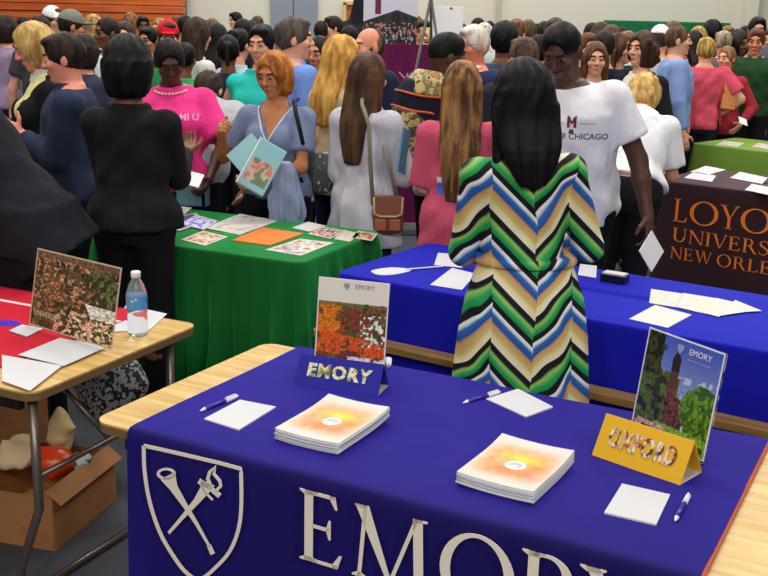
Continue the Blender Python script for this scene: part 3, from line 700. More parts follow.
# black suited woman from behind
C = person(128, 37, 4.42, 172, 'woman with a black bob seen from behind in a black suit at the green table', 'f', 'brown', ('bigbob', (20, 18, 22)), dict(mat=fabric((26, 25, 28), .85, .5), name='jacket', hem=.89, sleeve=1.97, inf=.02, flare=.02, fold=.008), ((18, 17, 20), None),
           w=1.05, arms=[(-.12, -.36, 1.18), (.04, -.30, 1.04)], pole=((-.15, .5, -1), (.35, .5, -.6)), q='near', hair2=(8, 7, 9))
D = person(-104, 96, 4.0, -92, 'person in a dark jacket bending toward the left edge over the red cloth', 'm', 'tan', ('short', (30, 24, 20)), dict(mat=fabric((27, 28, 36), .85, .5), name='jacket', hem=.74, sleeve=1.97, inf=.03, fold=.006), ((18, 17, 20), None),
           w=1.15, lean=(36, 0), arms=[(-.25, -.62, .95), (.25, -.62, .95)], H=1.76, q='mid')
E_ = person(22, 25, 5.6, -62, 'blonde woman in a black jacket with pale yellow collar at the far left, looking down', 'f', 'pink', ('bob', (214, 180, 112)), dict(mat=fabric((24, 22, 26), .85, .4), name='jacket', hem=.85, sleeve=1.97, inf=.022, neck='suit', zv=1.05, sl=.35), ((24, 22, 26), None),
           w=1.05, head=(-8, 24), arms=[(-.05, -.33, 1.16), (.2, -.1, .85)], under=(226, 220, 150), collar=(232, 228, 206), hair2=(150, 112, 60), q='mid', brow=(150, 110, 70))
F_ = person(56, 33, 5.15, -78, 'man in a dark navy shirt gesturing with a raised hand, beside the blonde woman', 'm', 'pink', ('short', (52, 36, 30)), dict(mat=fabric((40, 50, 76), .8, .5), sleeve=1.9, inf=.02, hem=.86), ((24, 24, 30), None),
           w=1.08, head=(-4, 12), arms=[(-.22, -.1, .9), (.02, -.24, 1.21)], pole=(None, (.5, .5, -1)), thumb=(None, (.2, .2, 1)), curl=(.3, .25), hk=({}, dict(point=True, spread=1.2, fdir=(0, -.85, .5))), collar=(44, 54, 84), q='mid')
G_ = person(168, 42, 5.55, 8, 'young woman in a bright pink printed T-shirt and bead necklace looking down', 'f', (78, 48, 38), ('pony', (24, 18, 18)), dict(mat=fabric((236, 60, 140), .85, .5), sleeve=.85, inf=.024, hem=.86), (NAVY, None),
            w=1.16, lean=(0, -4), head=(6, 30), arms=[(-.02, -.34, 1.12), (.17, -.28, .96)], pole=(None, (.9, .3, -.3)), curl=(.6, .6), q='mid')
bm = bmesh.new(); rs = random.Random(3)
for k in range(30):
    a = 2*pi*k/30; p = G_['r']['T']((.092*cos(a), .0+.088*sin(a)-.012, 1.425+.022*sin(a))); bmesh.ops.create_icosphere(bm, subdivisions=1, radius=.0075, matrix=Matrix.Translation(Vector(p)*G_['s']))
link('bead_necklace', bm_mesh('bead_necklace', bm, True), plain('beads', (236, 210, 196), .3), G_['o'])
H_ = person(270, 53, 5.38, -14, 'woman with copper-orange hair in a grey-blue V-neck shirt holding folders', 'f', (196, 126, 84), ('bob', (206, 132, 56)), dict(mat=fabric((120, 132, 164), .85, .5), sleeve=.72, inf=.018, hem=.90, neck='v', zv=1.24, sl=.5), ((28, 28, 40), None),
            w=1.08, head=(-12, 16), arms=[(-.25, -.2, 1.26), (.0, -.27, 1.04)], pole=((-.6, .1, -1), (1, .4, -.4)), thumb=((0, .3, 1), (0, -.3, 1)), curl=(1.0, .7), hair2=(130, 66, 24), q='mid', brow=(90, 50, 24))
I_ = person(260, 24, 6.5, -12, 'woman with short black hair in a teal sleeveless top behind the copper-haired woman', 'f', 'fair', ('short', (22, 16, 24)), dict(col=(40, 190, 176), sleeve=0, inf=.018, hem=.85), ((28, 28, 40), None), w=1.25, head=(-4, 8), arms=[(-.3, -.08, .9), (.25, -.05, .85)], q='mid', brow=(30, 22, 24))
J_ = person(297, 17, 6.35, 118, 'grey-haired man in a light blue shirt turned to the right', 'm', 'fair', ('short', (62, 50, 44)), dict(mat=fabric((112, 146, 222), .8, .5), sleeve=1.9, inf=.026, hem=.84), ((30, 30, 44), None), w=1.12, head=(-18, 4), collar=(132, 160, 226), q='mid', hair2=(90, 80, 76))
K_ = person(318, 36, 7.0, -18, 'smiling dark-haired woman in a patterned blouse, right of the grey-haired man', 'f', 'tan', ('bun', (34, 24, 22)), dict(mat=splotch('dark_floral', [(230, 220, 214), (90, 60, 60), (40, 40, 50)], 16), sleeve=1.9, hem=.85), w=1.05, head=(-8, 5), q='mid')
L_ = person(345, 36, 5.95, 142, 'woman with long blonde hair and a beige jacket turned to the right', 'f', 'fair', ('wavy', (226, 180, 92)), dict(mat=fabric((206, 184, 140), .85, .5), name='jacket', sleeve=1.95, inf=.024, hem=.80), (NAVY, None), w=1.05, head=(-38, 3), hairL=1.2, q='mid', hair2=(170, 116, 46), brow=(150, 110, 60))
M_ = person(367, 27, 6.8, -58, 'bald man in a dark navy suit facing left', 'm', (222, 146, 116), ('bald', (110, 84, 66)), dict(col=(30, 36, 62), name='jacket', sleeve=1.97, inf=.026, hem=.8, neck='suit', zv=1.15), under=(190, 200, 220), collar=(220, 226, 236), w=1.15, head=(-6, 6), q='mid', brow=(120, 84, 66))
N_ = person(372, 53, 5.25, 148, 'woman with long brown hair in a pale grey cardigan with a brown shoulder bag', 'f', 'fair', ('long', (96, 66, 46)), dict(mat=fabric((196, 194, 206), .9, .7), name='cardigan', sleeve=1.95, inf=.03, hem=.68, flare=.02, fold=.012), (NAVY, None), w=.94, head=(-16, 6), arms=[(-.12, -.26, 1.14), (.1, -.22, 1.0)], pole=((-.5, .5, -.9), (.2, .5, -.9)), curl=(.7, .3), hairL=1.13, q='mid', hair2=(56, 38, 28), brow=(70, 46, 34))
O_ = person(450, 33, 5.5, 122, 'young man in a white T-shirt carrying an orange and black patterned backpack', 'm', (74, 44, 34), ('fade', (16, 14, 14)), dict(col=(234, 232, 236), sleeve=.7, inf=.02, hem=.86), ((20, 20, 28), None), w=1.0, head=(-10, 4), collar=(236, 234, 236), arms=[(-.24, -.15, .95), (.26, -.1, .9)], q='mid')
P_ = person(471, 25, 6.7, -52, 'older man with white hair and glasses in a navy suit', 'm', (226, 132, 104), ('short', (226, 214, 204)), dict(col=(38, 48, 92), name='jacket', sleeve=1.97, inf=.026, hem=.8, neck='suit', zv=1.12), under=(240, 238, 220), collar=(244, 240, 220), w=1.15, head=(-8, 8), q='mid', hair2=(190, 176, 168), brow=(180, 160, 150))
bm = bmesh.new(); Hf = P_['r']['H']
for sd in (-1, 1):
    for k in range(12):
        a, c_ = 2*pi*k/12, 2*pi*(k+1)/12; tube(bm, [Vector(Hf((sd*.033+.022*cos(t), -.100, .012+.017*sin(t))))*P_['s'] for t in (a, c_)], .0022, 5)
    tube(bm, [Vector(Hf(q))*P_['s'] for q in ((sd*.055, -.098, .016), (sd*.078, -.02, .016), (sd*.082, .02, .008))], .0022, 5)
tube(bm, [Vector(Hf(q))*P_['s'] for q in ((-.011, -.101, .014), (.011, -.101, .014))], .0022, 5)
link('glasses', bm_mesh('glasses', bm, True), plain('glasses_frame', (60, 40, 40), .3), P_['o'])
Q_ = person(463, 61, 4.9, 178, 'girl with long wavy light-brown hair seen from behind in a pink top', 'f', 'fair', ('wavy', (164, 118, 70)), dict(mat=fabric((204, 84, 108), .85, .5), sleeve=.95, inf=.022, hem=.76), (NAVY, None), w=.98, head=(0, 2), arms=[(-.1, -.26, 1.02), (.1, -.26, 1.02)], pole=((-.3, .5, -.9), (.3, .5, -.9)), hairL=1.02, q='mid', hair2=(78, 50, 30))
R_ = person(505, 22, 7.4, 172, 'person with thick black hair in a slate jacket, right of the older white-haired man', 'm', 'brown', ('curlytop', (18, 16, 20)), dict(col=(58, 70, 92), name='jacket', sleeve=1.95, inf=.024), w=1.08, q='mid')
S_ = person(524, 37, 6.1, 200, 'person with short brown hair in a black jacket, just above the zigzag dress woman', 'm', 'fair', ('short', (96, 70, 48)), dict(col=(34, 36, 44), name='jacket', sleeve=1.95, inf=.026), w=1.1, q='mid', hair2=(44, 32, 24))
T__ = person(648, 82, 6.0, 158, 'blonde person in a white shirt bending forward behind the young man in the white T-shirt', 'f', 'fair', ('bob', (226, 190, 120)), dict(mat=fabric((234, 234, 238), .9, .5), sleeve=.8, inf=.024, hem=.95), ((24, 24, 30), None), w=1.2, lean=(38, 0), head=(0, 15), arms=[(-.1, -.5, .92), (.1, -.5, .92)], H=1.62, q='mid', hair2=(160, 120, 60))
U_ = person(597, 42, 7.4, 4, 'girl with long light-brown hair facing the camera, right of the young man in white', 'f', 'fair', ('long', (112, 80, 56)), dict(col=(226, 222, 222), sleeve=1.9), w=.98, head=(-6, 5), q='mid', hairL=1.25, hair2=(66, 44, 30))
V_ = person(643, 32, 7.6, -48, 'laughing woman with dark curly hair in a black cardigan', 'f', 'fair', ('curly', (84, 56, 42)), dict(col=(26, 24, 30), name='cardigan', sleeve=1.95, neck='suit', zv=1.1, inf=.022), under=(226, 214, 200), w=1.1, head=(-6, 0), q='mid', hair2=(44, 28, 24))
Z_ = person(707, 37, 9.6, 176, 'man with straw-blond hair in a rose-pink T-shirt with hands on hips', 'm', 'fair', ('short', (200, 168, 92)), dict(mat=fabric((212, 80, 104), .85, .8), sleeve=.75, inf=.024, hem=.86, fold=.01), ((30, 34, 54), None), w=1.08, arms=[(-.19, -.03, 1.0), (.19, -.03, 1.0)], pole=((-1, .5, 0), (1, .5, 0)), curl=(.7, .7), q='mid', hair2=(120, 92, 40))
AA = person(727, 46, 9.9, -34, 'woman in a dark red cardigan, right of the man in rose pink', 'f', 'fair', ('pony', (160, 118, 80)), dict(col=(164, 46, 60), name='cardigan', sleeve=1.95, neck='suit', zv=1.0, inf=.024, hem=.82), under=(30, 30, 40), w=1.1, head=(-14, 4), arms=[(-.2, -.15, 1.0), (.24, -.12, .95)], q='mid', hair2=(100, 66, 44))
AB = person(757, 28, 10.2, -14, 'heavy-set man in a dark green polo shirt looking down at the right edge', 'm', (214, 138, 112), ('short', (120, 74, 50)), dict(col=(34, 68, 38), sleeve=.75, inf=.022), w=1.15, head=(-8, 12), collar=(52, 96, 56), q='mid')
W_p = person(621, 33, 8.3, 60, 'person in a red and white plaid shirt, left of the laughing curly-haired woman', 'f', 'fair', ('long', (96, 62, 44)), dict(mat=splotch('plaid_red', [(214, 206, 206), (150, 50, 66), (96, 34, 48)], 18), sleeve=1.95, inf=.02), w=1.02, q='mid', hairL=1.35)
X_p = person(680, 25, 9.0, 84, 'crop-haired man in light blue shirt, left of the man in rose pink', 'm', 'fair', ('crop', (110, 76, 56)), dict(col=(132, 158, 208), sleeve=1.9, inf=.024), w=1.12, q='mid')
Y_p = person(684, 46, 10.3, -8, 'dark-haired girl in a royal blue shirt peeking out left of the man in rose pink', 'f', 'fair', ('long', (52, 34, 30)), dict(col=(40, 48, 140), sleeve=1.9, inf=.03), w=1.4, lean=(0, 5), q='mid', hairL=1.3)
GR = person(212, 108, 6.4, 178, 'person in a light grey shirt bending down, left of the woman in teal', 'm', 'fair', ('short', (60, 44, 34)), dict(col=(176, 180, 186), sleeve=.8, inf=.026), w=1.1, lean=(58, 0), H=1.72, q='mid')
# ------------------------------------------------------------------ the crowd further back
K = (20, 16, 18); BR = (78, 52, 38); DB = (46, 32, 26); BL = (206, 170, 104); GY = (150, 146, 142); RB = (120, 72, 44)
WH = (232, 230, 230); NV = (30, 36, 58); DK = (32, 32, 38)
CROWD = [
 (8, 17, 9.5, 150, ('f', 'bob', 'long', 'down'), 'fair', DB, (150, 130, 160), 'dark-haired person at the far left edge behind the blonde woman in black'),
 (24, 18, 10.5, 190, ('m', 'short', 'long', 'down'), 'tan', K, DK, 'black-haired person just left of the white cap, seen from behind'),
 (41, 17, 9.0, 176, ('m', 'short', 'tee', 'down'), 'fair', DB, (70, 66, 72), 'brown-haired man from behind, between blonde woman and white cap'),
 (54, 8, 10.5, 60, ('m', 'short+cap', 'tee', 'down'), 'fair', BR, (90, 96, 110), 'man in a white cap in front of the orange bleachers'),
 (74, 12, 8.6, 120, ('m', 'crop+cap', 'tee', 'down'), 'tan', DB, (28, 36, 66), 'man in a grey cap and navy T-shirt by the orange bleachers'),
 (93, 17, 9.6, 200, ('f', 'curly', 'long', 'down'), 'fair', (196, 150, 90), (224, 214, 196), 'curly blonde woman in a cream top, left of the black-suited man'),
 (104, 18, 8.4, -50, ('m', 'crop', 'suit', 'down'), 'brown', (40, 30, 26), (30, 32, 46), 'man with shaved head in a dark suit and tie, facing left'),
 (124, 23, 9.2, 0, ('f', 'long', 'long', 'down'), 'fair', BR, DK, 'long-haired girl facing the camera, right of the dark-suited man'),
 (131, 14, 14.0, 170, ('f', 'bob', 'tee', 'down'), 'fair', (150, 104, 66), WH, 'light-brown-haired person far back, above the long-haired girl'),
 (147, 28, 9.4, -24, ('m', 'short', 'long', 'down'), 'tan', K, (60, 56, 60), 'dark-haired smiling person left of the red cap'),
 (143, 17, 13.5, 20, ('m', 'short', 'tee', 'down'), 'brown', K, (120, 130, 150), 'person far back, above the dark-haired smiling person'),
 (158, 20, 12.5, -30, ('f', 'bob', 'tee', 'down'), 'fair', (186, 140, 90), WH, 'fair person in white just left of the red cap'),
 (168, 22, 8.4, 14, ('m', 'short+cap', 'tee', 'down'), 'fair', BR, (60, 150, 90), 'man wearing a bright red baseball cap'),
 (178, 17, 13.2, 180, ('f', 'long', 'tee', 'down'), 'fair', RB, (150, 60, 60), 'auburn-haired person far back, right of the red cap'),
 (187, 17, 11.5, 160, ('m', 'short', 'tee', 'down'), 'tan', K, (70, 60, 60), 'black-haired person at the right end of the orange bleachers'),
 (200, 19, 8.0, 132, ('f', 'long', 'long', 'down'), 'fair', (70, 50, 38), (226, 222, 216), 'woman with long dark-brown hair in a white top, facing right'),
 (218, 25, 9.0, 176, ('f', 'long', 'tank', 'down'), 'brown', K, DK, 'woman with black hair in a black top against the cream wall'),
 (212, 20, 12.5, 190, ('f', 'bob', 'tee', 'down'), 'fair', (120, 90, 60), WH, 'brown-haired person far back between two dark-haired women'),
 (234, 13, 16.5, -60, ('m', 'short', 'tee', 'down'), 'fair', K, (236, 236, 238), 'distant dark-haired man in white standing highest against the cream wall'),
 (243, 20, 9.6, 186, ('m', 'short', 'long', 'down'), 'tan', K, DK, 'black-haired person in black, left of the short-haired woman in teal'),
 (241, 30, 8.0, 150, ('f', 'bun', 'tee', 'down'), 'fair', K, (176, 196, 214), 'woman with dark tied hair and pale blue top beside the teal top'),
 (258, 17, 14.0, 170, ('m', 'short', 'tee', 'down'), 'fair', (90, 70, 40), (90, 120, 110), 'distant brown-haired person in front of the left grey door edge'),
 (251, 22, 12.0, 185, ('f', 'long', 'tee', 'down'), 'fair', DB, WH, 'distant dark-haired person above the woman in teal'),
 (284, 22, 7.6, 190, ('m', 'crop', 'long', 'down'), 'tan', (50, 44, 34), DK, 'dark-haired person just left of the man in the light blue shirt'),
 (322, 22, 12.0, 170, ('m', 'short', 'tee', 'down'), 'brown', DB, (130, 90, 70), 'small dark-haired person left of the boy in white'),
 (331, 17, 12.0, -70, ('m', 'short', 'tee', 'down'), 'fair', DB, (236, 234, 230), 'boy with dark hair in white turned left, above the blonde woman'),
 (417, 17, 12.5, 60, ('f', 'bob', 'tee', 'down'), 'fair', (140, 100, 60), (200, 180, 150), 'brown-haired person behind the left leg of the easel'),
 (424, 21, 11.0, -10, ('m', 'short', 'tee', 'down'), 'tan', DB, (150, 120, 90), 'dark-haired person crossing the easel leg'),
 (427, 30, 10.0, -30, ('f', 'bob', 'tee', 'down'), 'fair', (214, 176, 110), (226, 220, 214), 'small blonde person between the easel legs'),
 (452, 22, 10.5, 180, ('m', 'short', 'tee', 'down'), 'brown', K, (60, 60, 70), 'black-haired person left of the older white-haired man'),
 (462, 24, 11.5, 20, ('m', 'crop', 'tee', 'down'), 'brown', (70, 50, 40), (110, 90, 80), 'brown-skinned person just behind the older man'),
 (479, 19, 12.5, 160, ('m', 'short', 'tee', 'down'), 'tan', K, WH, 'dark-haired person above the older white-haired man'),
 (484, 24, 10.2, 190, ('m', 'short', 'tee', 'down'), 'fair', (226, 222, 216), (176, 190, 196), 'white-haired person right of the older man with glasses'),
 (490, 22, 13.5, 0, ('m', 'crop', 'tee', 'down'), 'brown', K, (150, 110, 90), 'distant dark-skinned person left of the slate jacket'),
 (515, 20, 9.6, -40, ('f', 'short', 'tee', 'down'), 'fair', (140, 96, 66), (216, 196, 180), 'light-brown-haired person right of the slate jacket'),
 (528, 21, 10.2, 178, ('m', 'short', 'tee', 'down'), 'fair', (104, 80, 56), (226, 222, 210), 'brown-haired man in white seen from behind under the plain wall'),
 (537, 25, 11.5, 170, ('m', 'short', 'tee', 'down'), 'brown', K, DK, 'black-haired person in black, right of the brown-haired man in white'),
 (544, 23, 12.5, 190, ('f', 'bob', 'tee', 'down'), 'tan', DB, (80, 70, 80), 'dark-brown-haired person left of the tall fair man'),
 (555, 19, 8.8, -20, ('m', 'short', 'tee', 'down'), 'fair', BR, (200, 200, 210), 'fair man with brown hair just left of the young man in white'),
 (592, 24, 11.0, 180, ('m', 'short', 'tee', 'down'), 'brown', K, (60, 50, 60), 'black-haired person right of the young man in white'),
 (600, 24, 10.0, 200, ('f', 'bob', 'tee', 'down'), 'fair', BR, (90, 80, 80), 'brown-haired person at the left end of the green pad'),
 (590, 34, 8.6, 10, ('f', 'short', 'tee', 'down'), 'fair', RB, (150, 120, 120), 'person whose forehead shows beside the young man in white'),
 (612, 27, 8.6, 168, ('f', 'bob', 'long', 'down'), 'fair', (104, 66, 48), (24, 60, 50), 'brown-haired person in a dark green jacket below the green pad'),
 (604, 32, 7.9, 176, ('m', 'short', 'long', 'down'), 'fair', DB, (26, 30, 56), 'person in a dark navy jacket behind the long-haired girl'),
 (621, 28, 10.5, 180, ('m', 'short', 'tee', 'down'), 'brown', K, WH, 'black-haired person in white below the green pad'),
 (630, 33, 10.2, 30, ('f', 'bob', 'tee', 'down'), 'fair', (160, 116, 80), WH, 'fair-haired person just left of the curly-haired woman'),
 (651, 30, 10.5, 170, ('m', 'short', 'tee', 'down'), 'brown', K, DK, 'black-haired person below the middle of the green pad'),
 (662, 27, 9.4, 150, ('m', 'short+cap', 'tee', 'down'), 'fair', BR, (210, 206, 200), 'person in a white cap below the green pad'),
 (667, 33, 11.2, -60, ('m', 'short', 'tee', 'down'), 'tan', K, (70, 60, 60), 'dark-haired man facing left beside the light blue shirt'),
 (658, 43, 10.2, 0, ('f', 'bob', 'long', 'down'), 'fair', (150, 110, 80), (230, 222, 206), 'fair person in cream, right of the laughing curly-haired woman'),
 (673, 22, 11.5, 190, ('m', 'short', 'tee', 'down'), 'fair', (120, 96, 70), (90, 90, 100), 'brown-haired person above the light blue shirt'),
 (699, 28, 9.0, 168, ('f', 'bob', 'tee', 'down'), 'fair', (196, 160, 96), (200, 80, 130), 'blonde person in pink behind the man in rose pink'),
 (712, 23, 9.6, 180, ('m', 'afro', 'tee', 'down'), 'deep', K, (50, 40, 70), 'person with a round black afro below the green pad'),
 (723, 32, 8.2, -170, ('m', 'short', 'tee', 'down'), 'fair', (190, 170, 140), (110, 90, 90), 'sandy-grey-haired person right of the man in rose pink'),
 (729, 27, 11.0, 0, ('f', 'short', 'tee', 'down'), 'fair', (170, 120, 80), (160, 120, 110), 'distant fair person at the right end of the green pad'),
 (738, 31, 9.0, 170, ('f', 'bob', 'tee', 'down'), 'brown', K, DK, 'black-haired person left of the man in the green polo'),
 (743, 33, 8.4, 20, ('f', 'curly', 'tee', 'down'), 'brown', DB, (56, 56, 70), 'dark curly-haired person beside the green polo shirt'),
 (748, 27, 10.5, 10, ('m', 'short', 'tee', 'down'), 'deep', K, (70, 76, 90), 'dark-skinned person in front of the wall pillar'),
 (759, 18, 8.8, -6, ('m', 'short', 'tee', 'down'), 'fair', K, (90, 96, 110), 'tall dark-haired man behind the heavy-set man in green'),
 (767, 30, 10.0, 0, ('m', 'short', 'tee', 'down'), 'fair', BR, WH, 'person cut off by the right edge of the picture'),
 (350, 27, 9.2, 176, ('m', 'short', 'long', 'down'), 'brown', K, DK, 'dark-haired person in black between the blonde woman and bald man'),
 (391, 50, 9.6, 180, ('m', 'short', 'long', 'down'), 'tan', DB, NV, 'person in navy left of the patterned backpack'),
 (276, 34, 8.6, 176, ('f', 'long', 'tee', 'down'), 'tan', DB, (60, 70, 90), 'dark-haired person behind the woman in teal, toward the grey door'),
 (572, 30, 8.8, 180, ('m', 'short', 'long', 'down'), 'fair', DB, NV, 'person in navy mostly hidden by the young man in white'),
 (540, 36, 7.4, 170, ('m', 'short', 'long', 'down'), 'fair', K, (34, 40, 90), 'person in dark blue, right of the short brown-haired person'),
 (86, 36, 7.2, 174, ('f', 'bob', 'long', 'down'), 'fair', DB, (56, 60, 80), 'person in dark grey behind the navy-shirted man'),
 (186, 44, 7.6, 170, ('f', 'short', 'tee', 'down'), 'brown', K, (50, 170, 90), 'person in bright green just right of the girl in pink'),
 (228, 36, 7.4, 186, ('f', 'pony', 'tee', 'down'), 'brown', K, (40, 44, 60), 'person in dark clothes left of the woman in teal'),
 (694, 32, 8.8, 186, ('f', 'long', 'tee', 'down'), 'fair', DB, (120, 40, 110), 'person in purple just left of the straw-blond man'),
 (748, 62, 8.2, 180, ('f', 'bob', 'tee', 'down'), 'tan', DB, (60, 50, 70), 'short person in dark purple by the right tables'),
]
for px, py, Y, yaw, key, skn_, hc, tc, lb in CROWD:
    if px > 688: Y = max(Y+2.2, 10.9)
    far(px, py-1, Y, yaw, key, skn_, hc, tc, lb, cap={54: (236, 234, 230), 74: (120, 124, 112), 168: (206, 28, 52), 662: (232, 232, 232)}.get(px))

# ------------------------------------------------------------------ things people hold or wear on the shoulder
def wsheet(name, pts, th, mat, label, cat, fn=None, parent=None):
    """thin card spanned by 4 world points (ll, lr, ur, ul)"""
    P = [Vector([float(v) for v in p]) for p in pts]; c = (P[0]+P[1]+P[2]+P[3])/4; x = (P[1]-P[0]+P[2]-P[3]); W_ = x.length/2; x.normalize(); y = (P[3]-P[0]+P[2]-P[1])/2; Hh = y.length; z = x.cross(y).normalized(); y = z.cross(x)
    M = Matrix(((x[0], y[0], z[0], 0), (x[1], y[1], z[1], 0), (x[2], y[2], z[2], 0), (0, 0, 0, 1))) @ Matrix.Translation((0, -Hh/2, 0))
    if fn is None: o = link(name, bm_mesh(name, _boxbm(M @ Matrix.Translation((0, Hh/2, -th/2)), (W_, Hh, th))), mat, parent, c)
    else: o = picture(name, W_, Hh, 30, 36, fn, attr_mat('print_paper'), parent, M, th); o.location = c
    return tag(o, label, cat) if label else o
def _boxbm(M, s): bm = bmesh.new(); bmesh.ops.create_cube(bm, size=1, matrix=M @ Matrix.Diagonal((*s, 1))); return bm
# folded paper in the young man's hand
wsheet('folded_paper', [at(651, 277, 4.30), at(659, 252, 4.38), at(657, 230, 4.40), at(640, 246, 4.30)], .004, plain('paper_white', (238, 238, 238), .7), 'white folded paper in the hand of the young man in white', 'paper')
# folders held by the copper-haired woman
def folder_fn(U, V):
    c = np.tile(np.array([[138, 188, 196.]]), (len(U), 1)); n = vnoise(U, V, 9, 91); r = (U > .12) & (U < .9) & (V > .12) & (V < .62); c = mixc(c, (110, 128, 90), r*1.); c = mixc(c, (196, 176, 160), (r & (n > .45))*1.); c = mixc(c, (206, 120, 110), (r & (n > .68))*1.); return mixc(c, (214, 226, 224), (U < .05)*1.)
wsheet('folder', [at(246, 186, 4.98), at(272, 199, 5.0), at(278, 150, 5.08), at(250, 132, 5.08)], .006, None, 'pale teal folder with a picture held by the copper-haired woman', 'folder', folder_fn)
wsheet('folder', [at(231, 158, 5.0), at(254, 188, 5.02), at(274, 158, 5.1), at(247, 130, 5.1)], .006, plain('teal_folder', (150, 196, 204), .5), 'plain pale teal folder behind the picture folder', 'folder')
def strap(name, pts, w_, mat, parent): bm = bmesh.new(); tube(bm, pts, w_, 8); o = link(name, bm_mesh(name, bm, True), mat, parent); return o
def bag(name, c, r, mat, label, seed, straps=(), smat=None, cat='bag', h=.01):
    o = empty(name, (c[0], c[1], c[2]-r[2]), 0, label, cat); rs = np.random.RandomState(seed)
    P = [loft([(-r[2], r[0]*.9, r[1]*.9, 0), (-r[2]*.5, r[0]*1.02, r[1]*1.05, 0), (r[2]*.4, r[0]*.98, r[1]*.9, 0), (r[2], r[0]*.8, r[1]*.45, 0)], Frame(I3, (0, 0, r[2])), .02, fold=(6, .008, r[2]), expo=2.6)]
    link('bag_body', sdf_mesh('bag_body', P, h), mat, o)
    for s_ in straps: strap('strap', [Vector([float(v) for v in p])-Vector((c[0], c[1], c[2]-r[2])) for p in s_], .011, smat, o)
    return o
p = at(318, 172, 5.48); fl = splotch('bag_floral', [(60, 60, 64), (70, 72, 74), (176, 180, 176)], 26)
bag('shoulder_bag', p, (.075, .06, .105), fl, 'grey and white floral shoulder bag of the copper-haired woman', 1, [[at(306, 158, 5.40), at(301, 135, 5.20), at(296, 113, 5.18), at(294, 101, 5.28), at(298, 99, 5.42)]], fabric((34, 36, 42), .7, .1))
q = at(285, 196, 5.14); o = tag(link('draped_jacket', sdf_mesh('draped_jacket', [loft([(-.20, .075, .03, 0), (0, .08, .04, 0), (.13, .05, .05, 0), (.17, .03, .04, 0)], ID, .02, fold=(9, .014, .17), wr=.006)], .009), fabric((140, 152, 186), .85, .7), None, q), 'grey-blue jacket hanging over the forearm of the copper-haired woman', 'jacket')
# brown shoulder bag of the woman in the cardigan
p = at(388, 212, 5.08); bt = empty('shoulder_bag', (p[0], p[1], p[2]-.10), 0, 'brown leather shoulder bag with pale trim hanging at the grey cardigan', 'bag')
lb_ = plain('brown_leather', (132, 78, 52), .5); tr_ = plain('bag_trim', (176, 156, 124), .6)
link('bag_body', sdf_mesh('bag_body', [loft([(0, .075, .035, 0), (.10, .08, .04, 0), (.18, .07, .03, 0)], ID, .02, expo=3)], .009), lb_, bt)
bm = bmesh.new(); box(bm, (0, -.042, .135), (.145, .008, .10), bev=.004); fl_ = link('flap', bm_mesh('flap', bm), lb_, bt)
bm = bmesh.new(); tube(bm, [(-.07, -.049, .18), (-.068, -.049, .10), (-.04, -.049, .085), (.04, -.049, .085), (.068, -.049, .10), (.07, -.049, .18)], .006, 6); link('trim', bm_mesh('trim', bm, True), tr_, fl_)
for s_ in (-1, 1): bm = bmesh.new(); box(bm, (s_*.035, -.045, .045), (.055, .02, .06), bev=.008); link('pocket', bm_mesh('pocket', bm), plain('tan_leather', (168, 92, 60), .5), bt)
def w2(p_, b): return Vector([float(v) for v in p_])-Vector((b.location.x, b.location.y, b.location.z))
strap('strap', [w2(at(373, 205, 5.06), bt), w2(at(370, 160, 5.02), bt), w2(at(369, 125, 5.0), bt), w2(at(362, 104, 5.06), bt), w2(at(362, 98, 5.16), bt), w2(at(370, 98, 5.34), bt)], .010, plain('strap_olive', (128, 122, 100), .7), bt)
strap('strap', [w2(at(396, 196, 5.08), bt), w2(at(389, 165, 5.07), bt), w2(at(384, 145, 5.10), bt)], .008, plain('strap_olive', (128, 122, 100), .7), bt)
wsheet('folder', [at(400, 170, 5.0), at(416, 180, 5.3), at(420, 137, 5.3), at(402, 128, 5.0)], .008, plain('steel_blue_card', (76, 130, 160), .5), 'steel-blue folder in the hand of the woman in the grey cardigan', 'folder')
wsheet('white_card', [at(417, 158, 5.0), at(432, 165, 5.05), at(434, 156, 5.1), at(420, 150, 5.05)], .004, plain('paper_white', (238, 238, 238), .7), 'white card at the hip of the girl in the pink top', 'card')
# backpack
p = at(414, 118, 5.30); camo_m = splotch('camo_print', [(30, 30, 30), (70, 76, 50), (176, 160, 100), (120, 60, 40)], 22, .7); orr = plain('orange_piping', (214, 92, 40), .6)
bk = empty('backpack', (p[0], p[1], p[2]-.24), radians(18), 'backpack in black, olive and orange pattern on the young man in white', 'backpack')
Fb = Frame(roty(.10), (0, 0, 0))
link('pack_body', sdf_mesh('pack_body', [loft([(0, .10, .13, 0), (.05, .12, .145, 0), (.34, .12, .14, 0), (.42, .09, .11, .0), (.46, .05, .08, 0)], Fb, .03, expo=3.2)], .012), fabric((26, 32, 50), .85, .3), bk)
link('front_pocket', sdf_mesh('front_pocket', [loft([(.02, .08, .115, 0), (.05, .09, .125, 0), (.24, .09, .12, 0), (.29, .07, .10, 0)], Frame(roty(.10), (-.065, -.03, 0)), .02, expo=3.2)], .011), camo_m, bk)
link('top_panel', sdf_mesh('top_panel', [loft([(.36, .115, .135, 0), (.43, .095, .115, 0), (.48, .05, .08, 0)], Frame(roty(.14), (-.0, -.012, 0)), .02, expo=3)], .011), splotch('camo_light', [(60, 50, 36), (196, 170, 110), (110, 120, 80), (214, 120, 60)], 24, .7), bk)
for zz, rx, ry in ((.355, .120, .140), (.285, .092, .122)):
    bm = bmesh.new(); cx = 0 if zz > .3 else -.06; cy = 0 if zz > .3 else -.035
    pp = [(cx+rx*np.sign(cos(t))*abs(cos(t))**.6+.04, cy+ry*np.sign(sin(t))*abs(sin(t))**.6, zz-.02*cos(t)) for t in np.linspace(0, 2*pi, 40)]; tube(bm, pp, .006, 6, False); link('piping', bm_mesh('piping', bm, True), orr, bk)
